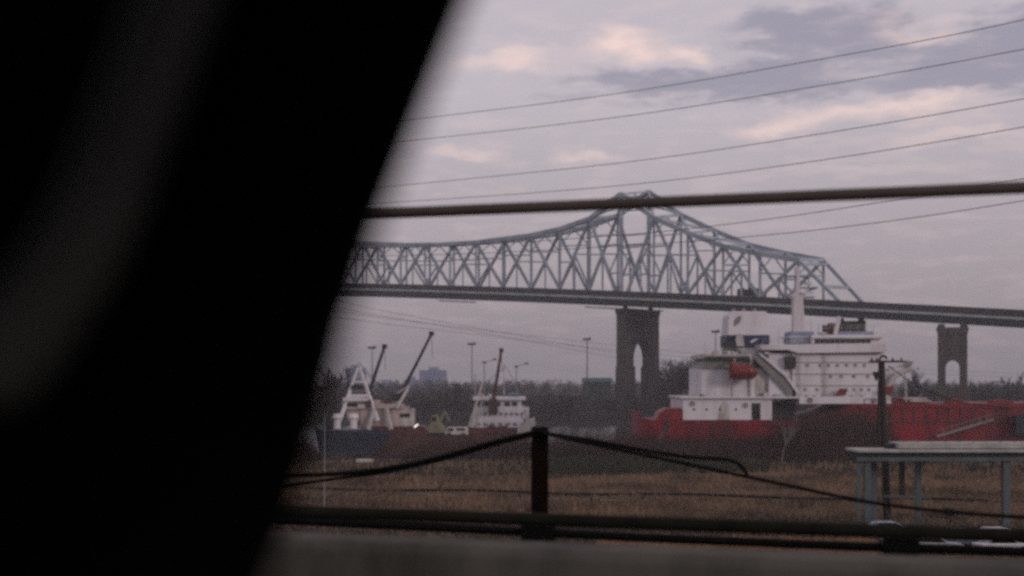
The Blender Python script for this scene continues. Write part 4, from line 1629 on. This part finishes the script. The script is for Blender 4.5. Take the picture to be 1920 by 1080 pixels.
# far woods
def woods(segs, name, label, m=M['twig']):
    v, f = [], []
    for X0, X1, D0, D1, hh, dens in segs:
        n = int(abs(X1 - X0) / 2400 * D0 * dens)
        for _ in range(n):
            X = rng.uniform(X0, X1)
            D = rng.uniform(D0, D1)
            x = (X - 960) / F * D
            h = hh * rng.uniform(.7, 1.08)
            # stem
            o = len(v)
            lx = rng.normal(0, .5)
            v += [(x - .18, D, -.3), (x + .18, D, -.3), (x + lx, D, h * .95)]
            f.append((o, o + 1, o + 2))
            rx = h * rng.uniform(.2, .34)
            for _k in range(84):
                th, u = rng.uniform(0, 2 * math.pi), rng.normal(0, .5)
                rr = rng.random() ** .5
                zc = h * (.28 + .66 * rng.random())
                wz = math.sin(min(1, (1 - zc / h) * 1.6 + .12) * math.pi / 2)
                px, py = x + rx * rr * wz * math.cos(th) + lx * zc / h, D + rx * rr * wz * math.sin(th)
                L = rng.uniform(.6, 1.7)
                a = rng.uniform(-.9, .9)
                w_ = rng.uniform(.06, .22)
                o = len(v)
                v += [(px - w_, py, zc), (px + w_, py, zc), (px + L * math.sin(a), py, zc + L * math.cos(a))]
                f.append((o, o + 1, o + 2))
    return stuff_mesh(name, v, f, m, label)


woods([(560, 780, 420, 460, 8, 1.1), (770, 900, 410, 450, 10.0, 1.5), (890, 1130, 410, 450, 8.5, 1.7), (1130, 1250, 462, 480, 7, 1.2), (1250, 1330, 404, 436, 19.5, 6.5),
       (1320, 1700, 420, 460, 9, .8), (1690, 1760, 420, 450, 11, 1.3), (1760, 2300, 425, 470, 12, 2.0), (200, 560, 420, 460, 9, .8)],
      'far_woods', 'dark bare woods along the far shore')
woods([(300, 2300, 620, 760, 13, 1.6)], 'distant_woods', 'hazy line of woods on the horizon')

# ------------------------------------------------------------------ parked cars and rubble below the railing at the lower right


def parked_car(X, D, m, label, ang):
    x = (X - 960) / F * D
    z = field_z(x, D) + .02
    t = thing('parked_car', (x, D, z), label, 'car', 'cars parked below the barrier')
    ca, sa = math.cos(ang), math.sin(ang)

    def L(a, y, zz):
        return Vector((x + a * ca - y * sa, D + a * sa + y * ca, z + zz))
    body = [(-2.2, .3), (-2.2, .85), (-1.7, .95), (1.1, .95), (2.15, .8), (2.2, .3)]
    MB().prism([L(a, -.85, q) for a, q in body], L(0, .85, 0) - L(0, -.85, 0)).build('body', m, t, bevel=.08)
    cab = [(-1.75, .96), (-1.3, 1.45), (.35, 1.45), (1.05, .96)]
    MB().prism([L(a, -.74, q) for a, q in cab], L(0, .74, 0) - L(0, -.74, 0)).build('roof', m, t, bevel=.08)
    for s_ in (-.76, .76):
        win = [(-1.5, 1.0), (-1.2, 1.38), (.28, 1.38), (.8, 1.0)]
        MB().prism([L(a, s_ - .02, q) for a, q in win], L(0, .04, 0) - L(0, 0, 0)).build('window', M['glass'], t)
    for a in (-1.4, 1.4):
        for s_ in (-.82, .82):
            MB().tube([L(a, s_ - .1, .32), L(a, s_ + .1, .32)], .32, 14).build('wheel', M['tyre'], t)


parked_car(1668, 112, M['car_blue'], 'leftmost pale blue parked car below the railing, at the foot of the utility pole', .1)
parked_car(1752, 103.5, M['car_silver'], 'silver parked car below the railing under the platform', -.2)
parked_car(1880, 103, M['car_white'], 'white parked car below the barrier at the lower right corner', .15)
parked_car(1700, 106, M['car_dark'], 'black parked car between the blue and the silver ones below the railing', .3)
parked_car(1806, 107.5, M['car_blue'], 'pale blue parked car between the silver and white ones below the railing', -.1)
parked_car(1875, 109, M['car_white'], 'white parked car behind the cornermost one', .05)
for i, (X, D, lab) in enumerate(((1204, 224, 'pale broken slab lying on the bank below the ship stern'), (1062, 219, 'pale broken slab on the bank right of the rusty post top'),
                                 (1088, 217, 'second pale broken slab, further right on the bank by the rusty post'), (680, 214, 'pale broken slab on the bank below the blue hull'))):
    b = MB()
    x = (X - 960) / F * D
    z = field_z(x, D)
    n = 7
    rad = 2.3 if i == 0 else 1.6
    b.prism([Vector((x + rad * (1 + .25 * math.sin(k * 2.3 + i)) * math.cos(2 * math.pi * k / n), D + .8 * math.sin(2 * math.pi * k / n), z + .1)) for k in range(n)], (.2, .1, .55 if i else 1.0))
    tag(b.build('concrete_slab', M['concrete_pale'], bevel=.05), lab, 'slab', 'pale slabs on the bank')

# ------------------------------------------------------------------ haze
hz = bpy.data.materials.new('haze_air')
hz.use_nodes = True
ht = hz.node_tree
ht.nodes.clear()
ho = N(ht, 'ShaderNodeOutputMaterial')
hv = N(ht, 'ShaderNodeVolumePrincipled')
hv.inputs['Color'].default_value = (.80, .80, .86, 1)
hv.inputs['Density'].default_value = 0.00034
hv.inputs['Anisotropy'].default_value = 0.2
ht.links.new(hv.outputs[0], ho.inputs['Volume'])
b = MB()
b.box((-3050, -190, -3.6), (3050, 3350, 82))
h_o = b.build('haze', hz)
h_o['kind'] = 'stuff'
